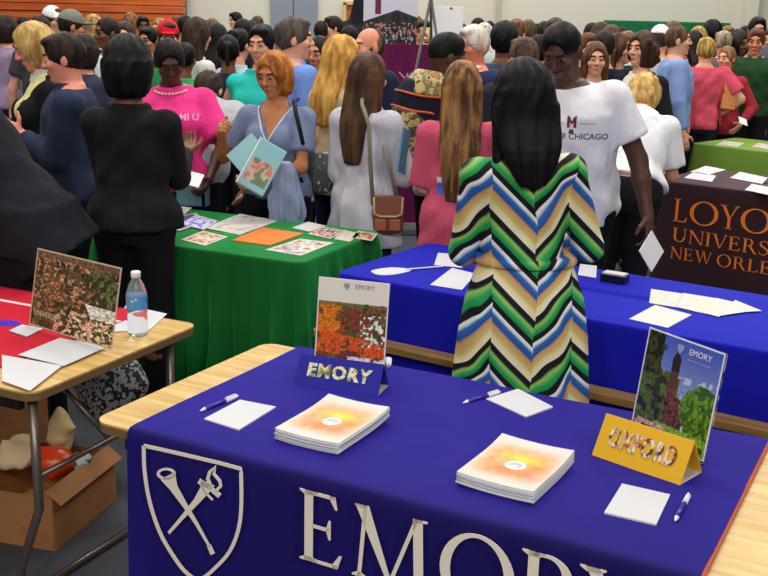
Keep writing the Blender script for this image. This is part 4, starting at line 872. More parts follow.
# papers in hands
wsheet('hand_card', [at(184, 184, 5.15), at(203, 187, 5.15), at(200, 175, 5.25), at(180, 168, 5.25)], .004, plain('paper_white', (238, 238, 238), .7), 'white card held over the green table by the girl in pink', 'card')
wsheet('hand_paper', [at(738, 122, 9.5), at(748, 126, 9.5), at(746, 119, 9.6), at(740, 117, 9.6)], .004, plain('paper_white', (238, 238, 238), .7), 'small white paper in the hand of the woman in the dark red cardigan', 'paper')
wsheet('gift_sack', [at(722, 108, 9.45), at(736, 110, 9.45), at(736, 84, 9.5), at(724, 82, 9.5)], .05, splotch('autumn_bag', [(150, 60, 40), (200, 120, 60), (160, 150, 120)], 12, .6), 'small brown and orange paper bag right of the rose pink T-shirt', 'bag')
# shirt prints
gi = plain('print_grey', (96, 92, 104), .8); red_ = plain('print_maroon', (110, 40, 46), .8)
text_on(B, 'OF CHICAGO', .036, .045, 1.262, gi, 'shirt_lettering', rot=0, bold=.0006)
flat_on(B, [[(-.02, -.025), (-.008, -.025), (-.008, .02), (-.02, .028)], [(.008, -.025), (.02, -.025), (.02, .028), (.008, .02)], [(-.02, .028), (-.008, .02), (.004, -.008), (-.004, -.008)], [(.02, .028), (.004, -.008), (-.004, -.008), (.008, .02)], [(-.012, -.05), (.012, -.05), (.008, -.032), (-.008, -.032)]], -.0, 1.325, red_, 'shirt_crest')
flat_on(B, [[(-.1, 0), (-.035, 0), (-.035, .002), (-.1, .002)], [(.035, 0), (.1, 0), (.1, .002), (.035, .002)]], -.0, 1.318, gi, 'shirt_line')
text_on(G_, 'MIAMI U', .050, .02, 1.21, plain('print_pale_pink', (250, 160, 204), .8), 'shirt_lettering', bold=.001)
flat_on(G_, [[(-.13, 0), (.13, 0), (.13, .003), (-.13, .003)], [(-.13, .05), (.13, .05), (.13, .053), (-.13, .053)]], 0, 1.155, plain('print_rose', (176, 60, 120), .8), 'shirt_line')

def back_patch(info, poly, mat, name):
    top = info['parts']['top'].data; bv = BVHTree.FromPolygons([v.co for v in top.vertices], [p.vertices[:] for p in top.polygons]); bm = bmesh.new()
    bm.faces.new([bm.verts.new((a, .5, b)) for a, b in poly]); bmesh.ops.subdivide_edges(bm, edges=bm.edges[:], cuts=5, use_grid_fill=True)
    for v in bm.verts:
        h = bv.ray_cast(Vector((v.co.x, 1, v.co.z)), Vector((0, -1, 0)))
        if h[0] is not None: v.co.y = h[0].y+.002
    return link(name, bm_mesh(name, bm), mat, info['parts']['top'])
back_patch(Q_, [(-.10, .955), (.10, .955), (.10, 1.005), (-.10, 1.005)], plain('print_blue', (70, 104, 190), .8), 'shirt_print')
back_patch(Q_, [(-.10, 1.01), (.10, 1.01), (.10, 1.035), (-.10, 1.035)], plain('print_pale', (220, 214, 224), .8), 'shirt_print')

def front_trim(info, pts, r, mat, name):
    """piping that follows the front of the shirt through (x, z) points of the upright torso"""
    top = info['parts']['top'].data; bv = BVHTree.FromPolygons([v.co for v in top.vertices], [p.vertices[:] for p in top.polygons]); sc_ = info['s']; out = []
    for i in range(len(pts)-1):
        for k in range(6):
            t = k/6; x = pts[i][0]*(1-t)+pts[i+1][0]*t; z = pts[i][1]*(1-t)+pts[i+1][1]*t; p = Vector(info['r']['T']((x, 0, z)))*sc_
            h = bv.ray_cast(Vector((p.x, -1, p.z)), Vector((0, 1, 0)))
            if h[0] is not None and h[0].y < .0: out.append(h[0]+Vector((0, -.002, 0)))
    if len(out) > 1:
        bm = bmesh.new(); tube(bm, out, r, 6); return link(name, bm_mesh(name, bm, True), mat, info['parts']['top'])
tm = plain('white_piping', (226, 220, 222), .7)
for s_ in (-1, 1): front_trim(H_, [(s_*.098, 1.41), (s_*.012, 1.245), (s_*.004, 1.225)], .004, tm, 'neck_piping')
front_trim(H_, [(.004, 1.225), (-.06, 1.15), (-.11, 1.10)], .004, tm, 'neck_piping')
# ------------------------------------------------------------------ setting
def struct(name, bm, mat, smooth=False): return tag(link(name, bm_mesh(name, bm, smooth), mat), kind='structure')
m, nt, b = new_mat('floor_mat'); setp(b, Base_Color=lin((62, 64, 72)), Roughness=.75); bump(nt, b, 60, .3, None, .004)
bm = bmesh.new(); box(bm, (0, 11, -.05), (44, 36, .1)); struct('floor', bm, m)
m, nt, b = new_mat('painted_wall'); setp(b, Base_Color=lin((196, 193, 178)), Roughness=.8); bump(nt, b, 30, .1)
WALL = m; WY = 22.0
bm = bmesh.new(); box(bm, (0, WY+.15, 4), (44, .3, 8.2)); struct('wall_back', bm, WALL)
def wx(px): return float(at(px, 10, WY)[0])
bm = bmesh.new()
for px0, px1 in ((497, 499.5),): box(bm, (wx(498), WY-.05, 4), (.05, .08, 8))
struct('trim_1', bm, plain('wall_conduit', (176, 166, 148)))
bm = bmesh.new(); box(bm, ((wx(741)+wx(753))/2, WY-.15, 4), (wx(753)-wx(741), .4, 8), bev=.02); struct('trim_2', bm, WALL)
bm = bmesh.new(); box(bm, ((wx(294)+wx(318))/2, WY-.04, 1.6), (wx(318)-wx(294.6), .06, 3.2), bev=.01); struct('door_1', bm, plain('grey_door', (122, 130, 142), .5))
bm = bmesh.new(); box(bm, ((wx(271)+wx(293))/2, WY-.04, 1.6), (wx(293.4)-wx(271), .06, 3.2), bev=.01); struct('door_2', bm, plain('grey_door', (122, 130, 142), .5))
bm = bmesh.new(); xa, xb = wx(345), wx(358)
for x in (xa, xb): box(bm, (x, WY-.05, .95), (.06, .1, 2.0))
box(bm, ((xa+xb)/2, WY-.05, 1.95), (xb-xa+.06, .1, .07)); struct('window_1', bm, wood((190, 150, 80), (214, 180, 110), 'pale_frame'))
bm = bmesh.new(); box(bm, ((xa+xb)/2, WY-.02, .95), (xb-xa, .04, 1.95)); struct('door_3', bm, wood((150, 84, 40), (176, 104, 54), 'brown_door'))
# folded wooden bleachers on the left of the back wall
bl = empty('folded_bleachers', (wx(188), WY-.3, 0), 0, 'orange-brown wooden bleachers folded flat against the back wall on the left', 'bleachers')
wm = wood((172, 76, 26), (196, 96, 38), 'bleacher_wood', 2, (.6, 6, 6), .4)
for i in range(28):
    bm = bmesh.new(); z = .08+i*.15; box(bm, (-6.5, -.02*(i % 2), z), (13, .24, .136), bev=.008); link('bleacher_board', bm_mesh('bleacher_board', bm), wm, bl)
bm = bmesh.new(); box(bm, (-6.5, .12, 2.2), (13, .08, 4.4)); link('backing', bm_mesh('backing', bm), plain('dark_gap', (70, 30, 14)), bl)
# green wall pad
bm = bmesh.new(); x0, x1 = wx(604), wx(730); z1 = float(at(667, 21.5, WY)[2]); box(bm, ((x0+x1)/2, WY-.08, z1/2), (x1-x0, .14, z1), bev=.03)
tag(link('wall_pad', bm_mesh('wall_pad', bm), fabric((14, 98, 62), .6, .1)), 'long low green pad along the back wall behind the crowd', 'wall pad')

# ------------------------------------------------------------------ tables
TOPW = wood((196, 156, 84), (226, 192, 122), 'maple_top', 5, (.7, 7, 7), .38)
DARK = plain('dark_metal', (44, 36, 34), .45, .6)
def rrect(x0, y0, x1, y1, r, n=6):
    out = []
    for cx, cy, a in ((x1-r, y1-r, 0), (x0+r, y1-r, pi/2), (x0+r, y0+r, pi), (x1-r, y0+r, 1.5*pi)):
        for i in range(n+1): t = a+pi/2*i/n; out.append((cx+r*cos(t), cy+r*sin(t)))
    return out
def table(name, loc, yaw, L, D, label, z=.745, group=None, legs=True, legx=(.14, .14), cat='table', splay=1):
    o = empty(name, (loc[0], loc[1], 0), yaw, label, cat, group)
    bm = bmesh.new(); prism(bm, rrect(0, 0, L, D, .045), z-.006, z); link('tabletop', bm_mesh('tabletop', bm), TOPW, o)
    bm = bmesh.new(); prism(bm, rrect(.001, .001, L-.001, D-.001, .045), z-.028, z-.006); link('edge_band', bm_mesh('edge_band', bm), plain('table_edge', (120, 92, 60), .5), o)
    bm = bmesh.new()
    for y in (.04, D-.04): box(bm, (L/2, y, z-.05), (L-.16, .02, .045))
    link('apron', bm_mesh('apron', bm), DARK, o)
    if legs:
        for x, sg in ((legx[0], splay), (L-legx[1], -splay)):
            bm = bmesh.new(); tube(bm, [(x, .07, z-.04), (x, .07, .36), (x-.09*sg, .07, .14), (x-.13*sg, .10, .014), (x-.13*sg, D-.10, .014), (x-.09*sg, D-.07, .14), (x, D-.07, .36), (x, D-.07, z-.04)], .0135)
            link('leg', bm_mesh('leg', bm, True), plain('leg_metal', (120, 108, 100), .35, .7), o)
            bm = bmesh.new(); tube(bm, [(x, D/2, .46), (x+.32*sg*splay, D/2, z-.04)], .009); tube(bm, [(x, .07, .46), (x, D-.07, .46)], .009); link('brace', bm_mesh('brace', bm, True), plain('leg_metal', (120, 108, 100), .35, .7), o)
    return o
def drape(name, loc, yaw, L, D, z, zb, mat, label, cat, amp=.018, fl=.03, r=.05, nf=26, seed=1, group=None, amp0=.1, corner=1):
    """cloth over a whole table: flat top, rounded edge, four hanging sides with folds"""
    o = empty(name, (loc[0], loc[1], 0), yaw, label, cat, group) if False else None
    P = []; per = []
    path = rrect(-.004, -.004, L+.004, D+.004, r, 7); pts = []
    for i, p in enumerate(path):
        q = path[(i+1) % len(path)]; d = sqrt((q[0]-p[0])**2+(q[1]-p[1])**2); n = max(1, int(d/.02))
        for k in range(n): pts.append((p[0]+(q[0]-p[0])*k/n, p[1]+(q[1]-p[1])*k/n))
    pts = np.array(pts); N = len(pts); nx = np.roll(pts, -1, 0)-np.roll(pts, 1, 0); nx = np.stack([nx[:, 1], -nx[:, 0]], 1); nx /= np.linalg.norm(nx, axis=1)[:, None]
    s = np.arange(N)*2*pi/N; rs = np.random.RandomState(seed); wv = sum(np.sin(s*k+rs.rand()*6.28)*rs.rand() for k in (nf, int(nf*1.4), int(nf*.6), int(nf*2.1)))
    cor = np.zeros(N)
    for cx, cy in ((0, 0), (L, 0), (0, D), (L, D)): cor = np.maximum(cor, np.exp(-((pts[:, 0]-cx)**2+(pts[:, 1]-cy)**2)/.02))
    lv = [(-.012, 0), (-.004, -.0015), (0, -.006), (.001, -.02)]+[(None, t) for t in np.linspace(.06, 1, 12)]
    V = []
    ctr = np.array([[L/2, D/2]])
    for a, t in lv:
        if a is not None: off = np.full(N, a); zz = z+t
        else: off = fl*t+amp*(amp0+(1-amp0)*t)*wv*(.35+.65*t)+cor*(.05*t)*corner+.004; zz = z-.02-(z-.02-zb)*t
        p = pts+nx*off[:, None]; V.append(np.concatenate([p, np.full((N, 1), zz)], 1))
    V = np.concatenate(V); Fc = []
    i = np.arange(N); j = (i+1) % N
    for k in range(len(lv)-1): Fc.append(np.stack([k*N+i, (k+1)*N+i, (k+1)*N+j, k*N+j], 1))
    # flat top: inner shrinking rings to centre line
    base = len(V); inner = []
    tot = base
    T_ = []
    for kk, sf in enumerate((.6, .2, .0)):
        c = np.clip(pts, [min(D, L)/2, D/2], [max(L-D/2, L/2), D/2]); p = c+(pts-c)*sf; V = np.concatenate([V, np.concatenate([p, np.full((N, 1), z)], 1)])
        prev = 0 if kk == 0 else base+(kk-1)*N; cur = base+kk*N
        Fc.append(np.stack([cur+i, prev+i, prev+j, cur+j], 1))
    me = np_mesh(name, V, np.concatenate(Fc), True)
    o = link(name, me, mat, None, (loc[0], loc[1], 0), yaw)
    sm = o.modifiers.new('thickness', 'SOLIDIFY'); sm.thickness = .003; sm.offset = -1
    return tag(o, label, cat, group)
# near table and its printed cloth
TY = -.4933; T0 = (-.6217, 2.4237); TL, TD = 1.393, .772; ZT = .752
TM = Matrix.Translation((T0[0], T0[1], 0)) @ Matrix.Rotation(TY, 4, 'Z')
def tl(p): return TM.inverted() @ Vector([float(v) for v in p])
o_ = TM @ Vector((-.125, 0, 0)); table('folding_table', o_, TY, 1.84, .772, 'folding table with pale wooden top under the purple-blue printed cloth, nearest the camera', legx=(.16, .16), group=None)
CM1 = cloth_mat('throw_cloth', (19, 11, 80), (78, 62, 255), 1.0, .8)
prof = [(.768, ZT-.0004), (.767, ZT), (.764, ZT), (.75, ZT), (.6, ZT), (.4, ZT), (.2, ZT), (.02, ZT), (.004, ZT-.0015), (-.004, ZT-.007), (-.008, ZT-.02)]+[(-.009-.02*t, ZT-.02-(ZT-.05)*t) for t in np.linspace(.05, 1, 14)]
nu = 90; V = []; Fc = []
for i in range(nu+1):
    u = {0: 0., 1: .001, 2: .004, nu-2: TL-.004, nu-1: TL-.001, nu: TL}.get(i, i/nu*TL)
    for y, z in prof:
        t = max(0, (ZT-.02-z)/.7); V.append((u, y-.012*t*sin(u*9+.6)-.008*t*sin(u*21), z+(.0012*sin(u*13+y*9) if z > .74 else 0)))
npf = len(prof)
for i in range(nu):
    for j in range(npf-1): a = i*npf+j; Fc.append((a, a+1, a+npf+1, a+npf))
throw = link('table_throw', np_mesh('table_throw', V, np.array(Fc)[:, ::-1], True), CM1, None, (T0[0], T0[1], 0), TY)
tag(throw, 'purple-blue cloth with white shield and EMORY lettering over the nearest table', 'tablecloth')
sm = throw.modifiers.new('thickness', 'SOLIDIFY'); sm.thickness = .002; sm.offset = -1
bm = bmesh.new(); box(bm, (TL+.002, .385, ZT), (.007, .765, .004), bev=.001); link('hem', bm_mesh('hem', bm), fabric((176, 84, 56), .8, .1), throw)
def front(px, py, M=TM, yy=-.022):   # pixel -> (u, v) on the cloth's hanging front
    inv = M.inverted(); C = inv @ Vector((0, 0, CH)); d = inv.to_3x3() @ Vector([float(v) for v in _ray(px, py)]); t = (yy-C.y)/d.y; p = C+d*t; return p.x, p.z
FT = Matrix(((1, 0, 0, 0), (0, 0, -1, -.0335), (0, 1, 0, 0), (0, 0, 0, 1)))
CREAM = fabric((240, 228, 212), .85, .05)
def fpoly(name, polys, mat, parent, T=FT, M=TM, d=.001, yy=-.022, outline=None):
    bm = bmesh.new()
    for p in polys: prism(bm, [front(x, y, M, yy) for x, y in p][::-1], 0, d, T)
    bmesh.ops.recalc_face_normals(bm, faces=bm.faces)
    return link(name, bm_mesh(name, bm), mat, parent)
sh = [(147, 444), (170, 449), (196, 455), (222, 461), (244, 467), (244.5, 500), (242, 525), (234, 547), (221, 563), (203, 577), (189, 570), (176, 553), (163, 530), (153, 500), (148, 470)]
sh = sh+[sh[0]]
def smooth_path(p, k=5, keep=(0, 4)):
    out = []; n = len(p)-1
    for i in range(n):
        if i < 4: out += [p[i]]; continue
        a, b_, c, d = p[max(i-1, 4)], p[i], p[i+1], p[min(i+2, n)]
        for q in range(k):
            t = q/k; out.append(tuple(.5*(2*b_[e]+(c[e]-a[e])*t+(2*a[e]-5*b_[e]+4*c[e]-d[e])*t*t+(3*b_[e]-a[e]-3*c[e]+d[e])*t**3) for e in (0, 1)))
    return out+[p[-1]]
sh = smooth_path(sh); fpoly('shield_emblem', stroke(sh, 3.6), CREAM, throw)
tr = stroke([(171, 474), (177, 486), (188, 503), (200, 522), (213, 545)], [16, 8, 5, 3.4, 2.2])+stroke([(212, 543), (216, 552)], [4, 4.5])+ring(169.5, 472, 9.5, 6, 3, 2.4, 0, 2*pi, 18)
fpoly('trumpet_emblem', tr, CREAM, throw, d=.0012)
to = stroke([(172, 531), (186, 515), (200, 499), (208, 488), (211, 481)], [3, 4, 6.5, 10, 15])+stroke([(202, 479), (212, 485), (223, 494)], [5, 4.5, 5])+stroke([(204, 483), (209, 491), (216, 498)], [2, 2, 2])
to += stroke([(214, 484), (211, 477), (213, 470), (219, 464), (217, 472), (223, 479), (224, 484), (219, 489)], [3, 3.4, 3.2, 1.5, 3, 3, 3, 3])
fpoly('torch_emblem', to, CREAM, throw, d=.0014)
# the word on the cloth, letter by letter
def fletter(c, pl, pr, pt, pbm, parent=throw, mat=CREAM, T=FT, M=TM, yy=-.022, name='letter', d=.0011):
    """pl/pr pixel of lower-left / lower-right baseline corner, pt pixel of upper-left"""
    u0, v0 = front(*pl, M, yy); u1, v1 = front(*pr, M, yy); u2, v2 = front(*pt, M, yy); g, w = glyph(c); bm = bmesh.new(); k = (u1-u0)/w; h = v2-v0
    for p in g: prism(bm, [(u0+a*k, v0+b_*h+(v1-v0)*0*a) for a, b_ in p], 0, d, T)
    return link(name, bm_mesh(name, bm), mat, parent)
u_e, v_top = front(302, 488); hcap = .185
vb = v_top-hcap
def put_word(word, u0, widths, vb, h, parent, mat, T, name, gap):
    bm = bmesh.new(); x = u0
    for c, wd in zip(word, widths):
        g, w = glyph(c); k = wd/w
        for p in g: prism(bm, [(x+a*k, vb+b_*h) for a, b_ in p], 0, .0011, T)
        x += wd+gap
    return link(name, bm_mesh(name, bm), mat, parent)
for c, a, b_ in (('E', .520, .642), ('M', .655, .852), ('O', .866, 1.046), ('R', 1.048, 1.20), ('Y', 1.178, 1.325)):
    put_word(c, a, [b_-a], .560, .173, throw, CREAM, FT, 'letter', 0)
def dirT(p, q): v = Vector(q)-Vector(p); return atan2(v.y, v.x)
ZS = ZT+.0012
def sheet(name, cs, z, th, mat, label, cat, group=None, fn=None, cols=None, n=24, parent=None):
    """flat sheet through four photographed corners (lower-left, lower-right, upper-right, upper-left)"""
    P = [on(x, y, z) for x, y in cs]; c = sum(P)/4; U, V = np.meshgrid(np.linspace(0, 1, n), np.linspace(0, 1, n), indexing='ij'); u = U.ravel()[:, None]; v = V.ravel()[:, None]
    W = (1-u)*(1-v)*P[0]+u*(1-v)*P[1]+u*v*P[2]+(1-u)*v*P[3]-c; W[:, 2] = 0
    if fn is None:
        bm = bmesh.new(); q = [W[0], W[(n-1)*n], W[n*n-1], W[n-1]]; prism(bm, [(a[0], a[1]) for a in q], 0, th); bmesh.ops.recalc_face_normals(bm, faces=bm.faces); me = bm_mesh(name, bm)
    else:
        N = n*n; T2 = W.copy(); T2[:, 2] = th; i, j = np.meshgrid(np.arange(n-1), np.arange(n-1), indexing='ij'); a = (i*n+j).ravel()
        Fc = [np.stack([a, a+n, a+n+1, a+1], 1), np.stack([a+N, a+1+N, a+n+1+N, a+n+N], 1)]
        for e in ([k*n for k in range(n)], [k*n+n-1 for k in range(n)][::-1], list(range(n))[::-1], [(n-1)*n+k for k in range(n)]):
            e = np.array(e); Fc.append(np.stack([e[:-1], e[:-1]+N, e[1:]+N, e[1:]], 1))
        me = np_mesh(name, np.concatenate([T2, W]), np.concatenate(Fc), False); rgb = fn(U.ravel(), V.ravel()); set_print(me, np.concatenate([rgb, np.full_like(rgb, 225.)])); mat = attr_mat('print_paper')
        if parent is None: pass
    o = link(name, me, mat, parent, (c[0], c[1], z)); return tag(o, label, cat, group)
WHITE = plain('white_paper', (208, 208, 212), .7)
sheet('note_pad', [(204, 420), (239, 431), (276, 408), (240, 401)], ZS, .004, WHITE, 'blank white note pad left of the EMORY sign, beside a pen', 'note pad')
sheet('note_pad', [(486, 400), (526, 418), (553, 408), (518, 390)], ZS, .004, WHITE, 'blank white note pad just in front of the zigzag dress', 'note pad')
sheet('note_pad', [(604, 514), (656, 526), (670, 496), (622, 485)], ZS, .004, WHITE, 'blank white note pad in front of the yellow OXFORD sign', 'note pad')
def pen(a, b, label):
    A, B = on(*a, ZS+.005), on(*b, ZS+.005); d = Vector(B-A); L = d.length; o = empty('pen', A, atan2(d.y, d.x), label, 'pen'); o.location.z = ZS+.0055
    wp = plain('white_plastic', (232, 232, 240), .3); bp = plain('blue_plastic', (40, 40, 140), .3)
    bm = bmesh.new(); tube(bm, [(0, 0, 0), (L*.12, 0, 0)], [.0015, .0055]); link('tip', bm_mesh('tip', bm, True), wp, o)
    bm = bmesh.new(); tube(bm, [(L*.12, 0, 0), (L*.66, 0, 0)], .0055); link('barrel', bm_mesh('barrel', bm, True), bp, o)
    bm = bmesh.new(); tube(bm, [(L*.66, 0, 0), (L*.95, 0, 0), (L, 0, 0)], [.006, .006, .003]); link('cap_end', bm_mesh('cap_end', bm, True), wp, o)
    bm = bmesh.new(); box(bm, (L*.8, 0, .008), (L*.28, .003, .0016)); link('clip', bm_mesh('clip', bm), wp, o)
pen((200, 411), (238, 396), 'white and blue pen lying left of the EMORY sign, beside a note pad')
pen((463, 403), (500, 392), 'white and blue pen touching the note pad in front of the zigzag dress')
pen((675, 521), (689, 495), 'white and blue pen right of the note pad in front of the OXFORD sign')
# stacks of brochures
def stack(corners, n, whichlabel, group, seed):
    P = [on(x, y, ZS) for x, y in corners]; e = Vector(P[1]-P[0]); a = atan2(e.y, e.x); f = Vector(P[2]-P[1]); W_ = e.length; D_ = f.length; c = (P[0]+P[2])/2
    rs = random.Random(seed); th = .0036; me_t = None
    for k in range(n):
        nm = 'brochure'
        if k < n-1:
            if me_t is None:
                o = picture(nm, W_, D_, 14, 14, lambda U, V: np.full((len(U), 3), 212.), attr_mat('print_paper'), None, Matrix.Translation((0, -D_/2, 0)), .003, bend=lambda U, V: .010*(2*np.abs(V-.5))**2.2*(V > .5)+.004*(2*np.abs(U-.5))**2); me_t = o.data
            else: o = bpy.data.objects.new(nm, me_t); COL.objects.link(o)
            tag(o, 'white-edged brochure below the top one, '+whichlabel, 'brochure', group)
        else:
            o = picture(nm, W_, D_, 60, 70, cover, attr_mat('print_paper'), None, Matrix.Translation((0, -D_/2, 0)), .003, bend=lambda U, V: .010*(2*np.abs(V-.5))**2.2*(V > .5)+.004*(2*np.abs(U-.5))**2)
            tag(o, 'topmost brochure with orange cover, '+whichlabel, 'brochure', group)
        o.location = (c[0]+rs.uniform(-.002, .002), c[1]+rs.uniform(-.0025, .0025), ZS+.0032+k*th); o.rotation_euler = (0, 0, a)
stack([(277, 441), (341, 457), (387, 422)], 8, 'in the stack in front of the EMORY sign', 'brochures stacked in front of the EMORY sign', 1)
stack([(459, 486), (536, 507), (570, 467)], 8, 'in the stack left of the OXFORD sign', 'brochures stacked left of the OXFORD sign', 2)
# tent signs and their standing brochures
def tent(name, bl_, br, hgt, depth, rgb, word, seed, label, lc):
    A, B = on(*bl_, ZS), on(*br, ZS); e = Vector(B-A); a = atan2(e.y, e.x); L = e.length; o = empty(name, A, a, label, 'sign'); o.location.z = ZS
    mt = plain('sign_board', rgb, .75); ln = atan2(depth/2, hgt)
    bm = bmesh.new(); box(bm, (L/2, depth/4, hgt/2), (L, .0025, sqrt(hgt**2+depth**2/4)), M=Matrix.Rotation(-ln, 4, 'X')); link('front_panel', bm_mesh('front_panel', bm), mt, o)
    bm = bmesh.new(); box(bm, (L/2, depth*.75, hgt/2), (L, .0025, sqrt(hgt**2+depth**2/4)), M=Matrix.Rotation(ln, 4, 'X')); link('back_panel', bm_mesh('back_panel', bm), mt, o)
    bm = bmesh.new(); box(bm, (L/2, depth/2, .001), (L, depth, .002)); link('bottom_panel', bm_mesh('bottom_panel', bm), plain('sign_inside', (200, 196, 190), .6), o)
    def pf(x, y):
        n = vnoise(x+3, y+3, 6, seed); n2 = vnoise(x+3, y+3, 9, seed+1); c = np.tile(np.array([[236, 232, 220.]]), (len(x), 1))
        for k, (cc, t) in enumerate(lc): c = mixc(c, cc, ((n if k % 2 else n2) > t)*1.)
        return c
    M = Matrix.Translation((L*.5, depth/4, hgt*.52)) @ Matrix.Rotation(pi/2-ln, 4, 'X') @ Matrix.Translation((0, 0, .0018))
    t = font_mesh('sign_lettering', word, hgt*.66, attr_mat('print_paper'), o, M, bold=.0026, depth=.0006, print_f=pf)
    co = [v.co.x for v in t.data.vertices]; wd = max(co)-min(co); k = L*.76/wd
    for v in t.data.vertices: v.co.x = L*.5+(v.co.x-L*.5)*k
    return A, B, o
tent('tabletop_sign', (294, 384), (378, 396), .075, .09, (24, 22, 150), 'EMORY', 21, 'blue tent-shaped sign reading EMORY in picture-filled letters', [((226, 204, 90), .45), ((120, 150, 90), .68), ((60, 66, 60), .8)])
tent('tabletop_sign', (592, 455), (680, 486), .092, .10, (232, 178, 20), 'OXFORD', 31, 'yellow tent-shaped sign reading OXFORD in picture-filled letters', [((230, 190, 160), .45), ((90, 66, 50), .55), ((190, 90, 50), .72)])
def standing(name, bl_, br, hgt, lean, fn, label, cat, nx=150, ny=180, holder=True):
    A, B = on(*bl_, ZS), on(*br, ZS); e = Vector(B-A); a = atan2(e.y, e.x); L = e.length; o = empty(name, (A+B)/2, a, label, cat); o.location.z = ZS
    picture('printed_sheet', L, hgt, nx, ny, fn, attr_mat('print_gloss', .25, .3), o, wallM(0, 0, .008, lean), .0015)
    if holder:
        acr = MATS.get('acr')
        if acr is None:
            acr, nt, b = new_mat('clear_acrylic'); setp(b, Base_Color=(.97, .98, 1., 1.), Roughness=.05, Transmission_Weight=1., IOR=1.2); MATS['acr'] = acr
        bm = bmesh.new(); box(bm, (0, -.012, .002), (L+.004, .05, .004)); box(bm, (0, .0035, .004+hgt/2), (L+.004, .0025, hgt+.006), M=Matrix.Rotation(-lean, 4, 'X')); bmesh.ops.translate(bm, verts=bm.verts[-8:], vec=(0, hgt/2*sin(lean), 0))
        link('clear_holder', bm_mesh('clear_holder', bm), acr, o)
    return o, L
o, L = standing('brochure_stand', (314, 366), (384, 375), .257, .14, autumn, 'upright brochure with autumn trees and pale sky standing behind the EMORY sign', 'brochure stand')
font_mesh('heading_text', 'EMORY', .018, plain('heading_ink', (150, 146, 160)), o, wallM(.035, -.0012, .0085, .14) @ Matrix.Translation((0, .238, .0012)), depth=.0003)
bm = bmesh.new(); prism(bm, [(-.008, 0), (0, -.010), (.008, 0), (.008, .009), (-.008, .009)], 0, .0004, wallM(.035-.055, -.0012, .0085, .14) @ Matrix.Translation((0, .236, .0012))); link('crest_mark', bm_mesh('crest_mark', bm), plain('heading_ink', (150, 146, 160)), o)
o, L = standing('brochure_stand', (630, 430), (703, 465), .262, .14, campus, 'upright brochure with blue sky, tower and green trees standing behind the OXFORD sign', 'brochure stand')
font_mesh('heading_text', 'EMORY', .021, plain('heading_white', (230, 232, 245)), o, wallM(L*.22, -.0012, .0085, .14) @ Matrix.Translation((0, .237, .0012)), depth=.0003)
bm = bmesh.new(); prism(bm, [(-.010, 0), (0, -.013), (.010, 0), (.010, .011), (-.010, .011)], 0, .0004, wallM(L*.22-.062, -.0012, .0085, .14) @ Matrix.Translation((0, .236, .0012))); link('crest_mark', bm_mesh('crest_mark', bm), plain('heading_pale', (150, 160, 220)), o)
bm = bmesh.new(); prism(bm, [(0, 0), (.07, .0), (.07, .002), (0, .002)], 0, .0004, wallM(L*.22-.035, -.0012, .0085, .14) @ Matrix.Translation((0, .217, .0012))); link('sub_line', bm_mesh('sub_line', bm), plain('heading_pale', (150, 160, 220)), o)
# small curled white paper scraps beside the signs
def scrap(cs, label):
    P = [on(x, y, ZS) for x, y in cs]; c = sum(P)/len(P); bm = bmesh.new(); prism(bm, [(p[0]-c[0], p[1]-c[1]) for p in P], 0, .012); bmesh.ops.recalc_face_normals(bm, faces=bm.faces); bmesh.ops.bevel(bm, geom=bm.edges[:], offset=.003, segments=2, affect='EDGES')
    tag(link('paper_scrap', bm_mesh('paper_scrap', bm), WHITE, None, (c[0], c[1], ZS)), label, 'paper')
scrap([(385, 360), (392, 361), (391, 368), (386, 367)], 'small crumpled white paper right of the autumn brochure')

# left table
Lc = (-.94, 2.655); LY = -.447; LM_ = Matrix.Translation((Lc[0], Lc[1], 0)) @ Matrix.Rotation(LY, 4, 'Z')
o_ = LM_ @ Vector((-1.83, 0, 0)); table('folding_table', o_, LY, 1.83, .76, 'folding table with pale wooden top and red runner at the left edge', legx=(.14, .07), splay=-1)
RM = cloth_mat('red_cloth', (196, 18, 44), (255, 90, 110), .2)
lo_ = LM_ @ Vector((-1.83, 0, 0))
RL = 1.60
bm = bmesh.new(); box(bm, (RL/2, .40, .7475), (RL, .74, .003), bev=.001); box(bm, (RL/2, .776, .705), (RL, .004, .09), bev=.001); o = link('red_runner', bm_mesh('red_runner', bm), RM, None, (lo_[0], lo_[1], 0), LY); tag(o, 'red cloth with white stripe and blue mark on the left table', 'tablecloth')
bm = bmesh.new(); box(bm, (RL/2, .64, .7498), (RL-.005, .018, .001)); link('white_stripe', bm_mesh('white_stripe', bm), fabric((230, 214, 214), .8, .1), o)
p = on(8, 323, .75); q = Matrix.Translation(o.location) @ Matrix.Rotation(LY, 4, 'Z'); p = q.inverted() @ Vector([float(v) for v in p])
bm = bmesh.new(); prism(bm, [(p.x+.045*cos(t)*(1+.15*cos(4*t)), p.y+.03*sin(t)) for t in np.linspace(0, 2*pi, 24, endpoint=False)], .7492, .7502); link('blue_mark', bm_mesh('blue_mark', bm), fabric((60, 50, 190), .8, .1), o)
sheet('paper_sheet', [(2, 381), (30, 391), (62, 366), (2, 355)], .7515, .001, WHITE, 'large white sheet at the near corner of the left table', 'paper')
sheet('paper_sheet', [(18, 355), (64, 366), (107, 347), (60, 338)], .7530, .001, WHITE, 'white sheet in front of the aerial campus photo board', 'paper')
sheet('paper_sheet', [(9, 331), (27, 337), (43, 329), (22, 325)], .7515, .002, WHITE, 'small white card on the red cloth, left of the photo board', 'card')
sheet('paper_sheet', [(112, 332), (150, 330), (167, 314), (126, 305)], .7470, .001, WHITE, 'white sheet lying under the water bottle', 'paper')
o, L = standing('photo_board', (29, 326), (112, 352), .25, .20, aerial, 'photo board with an aerial view of autumn woods on the left table', 'photo board', 190, 140, False)
o.location.z = .7512
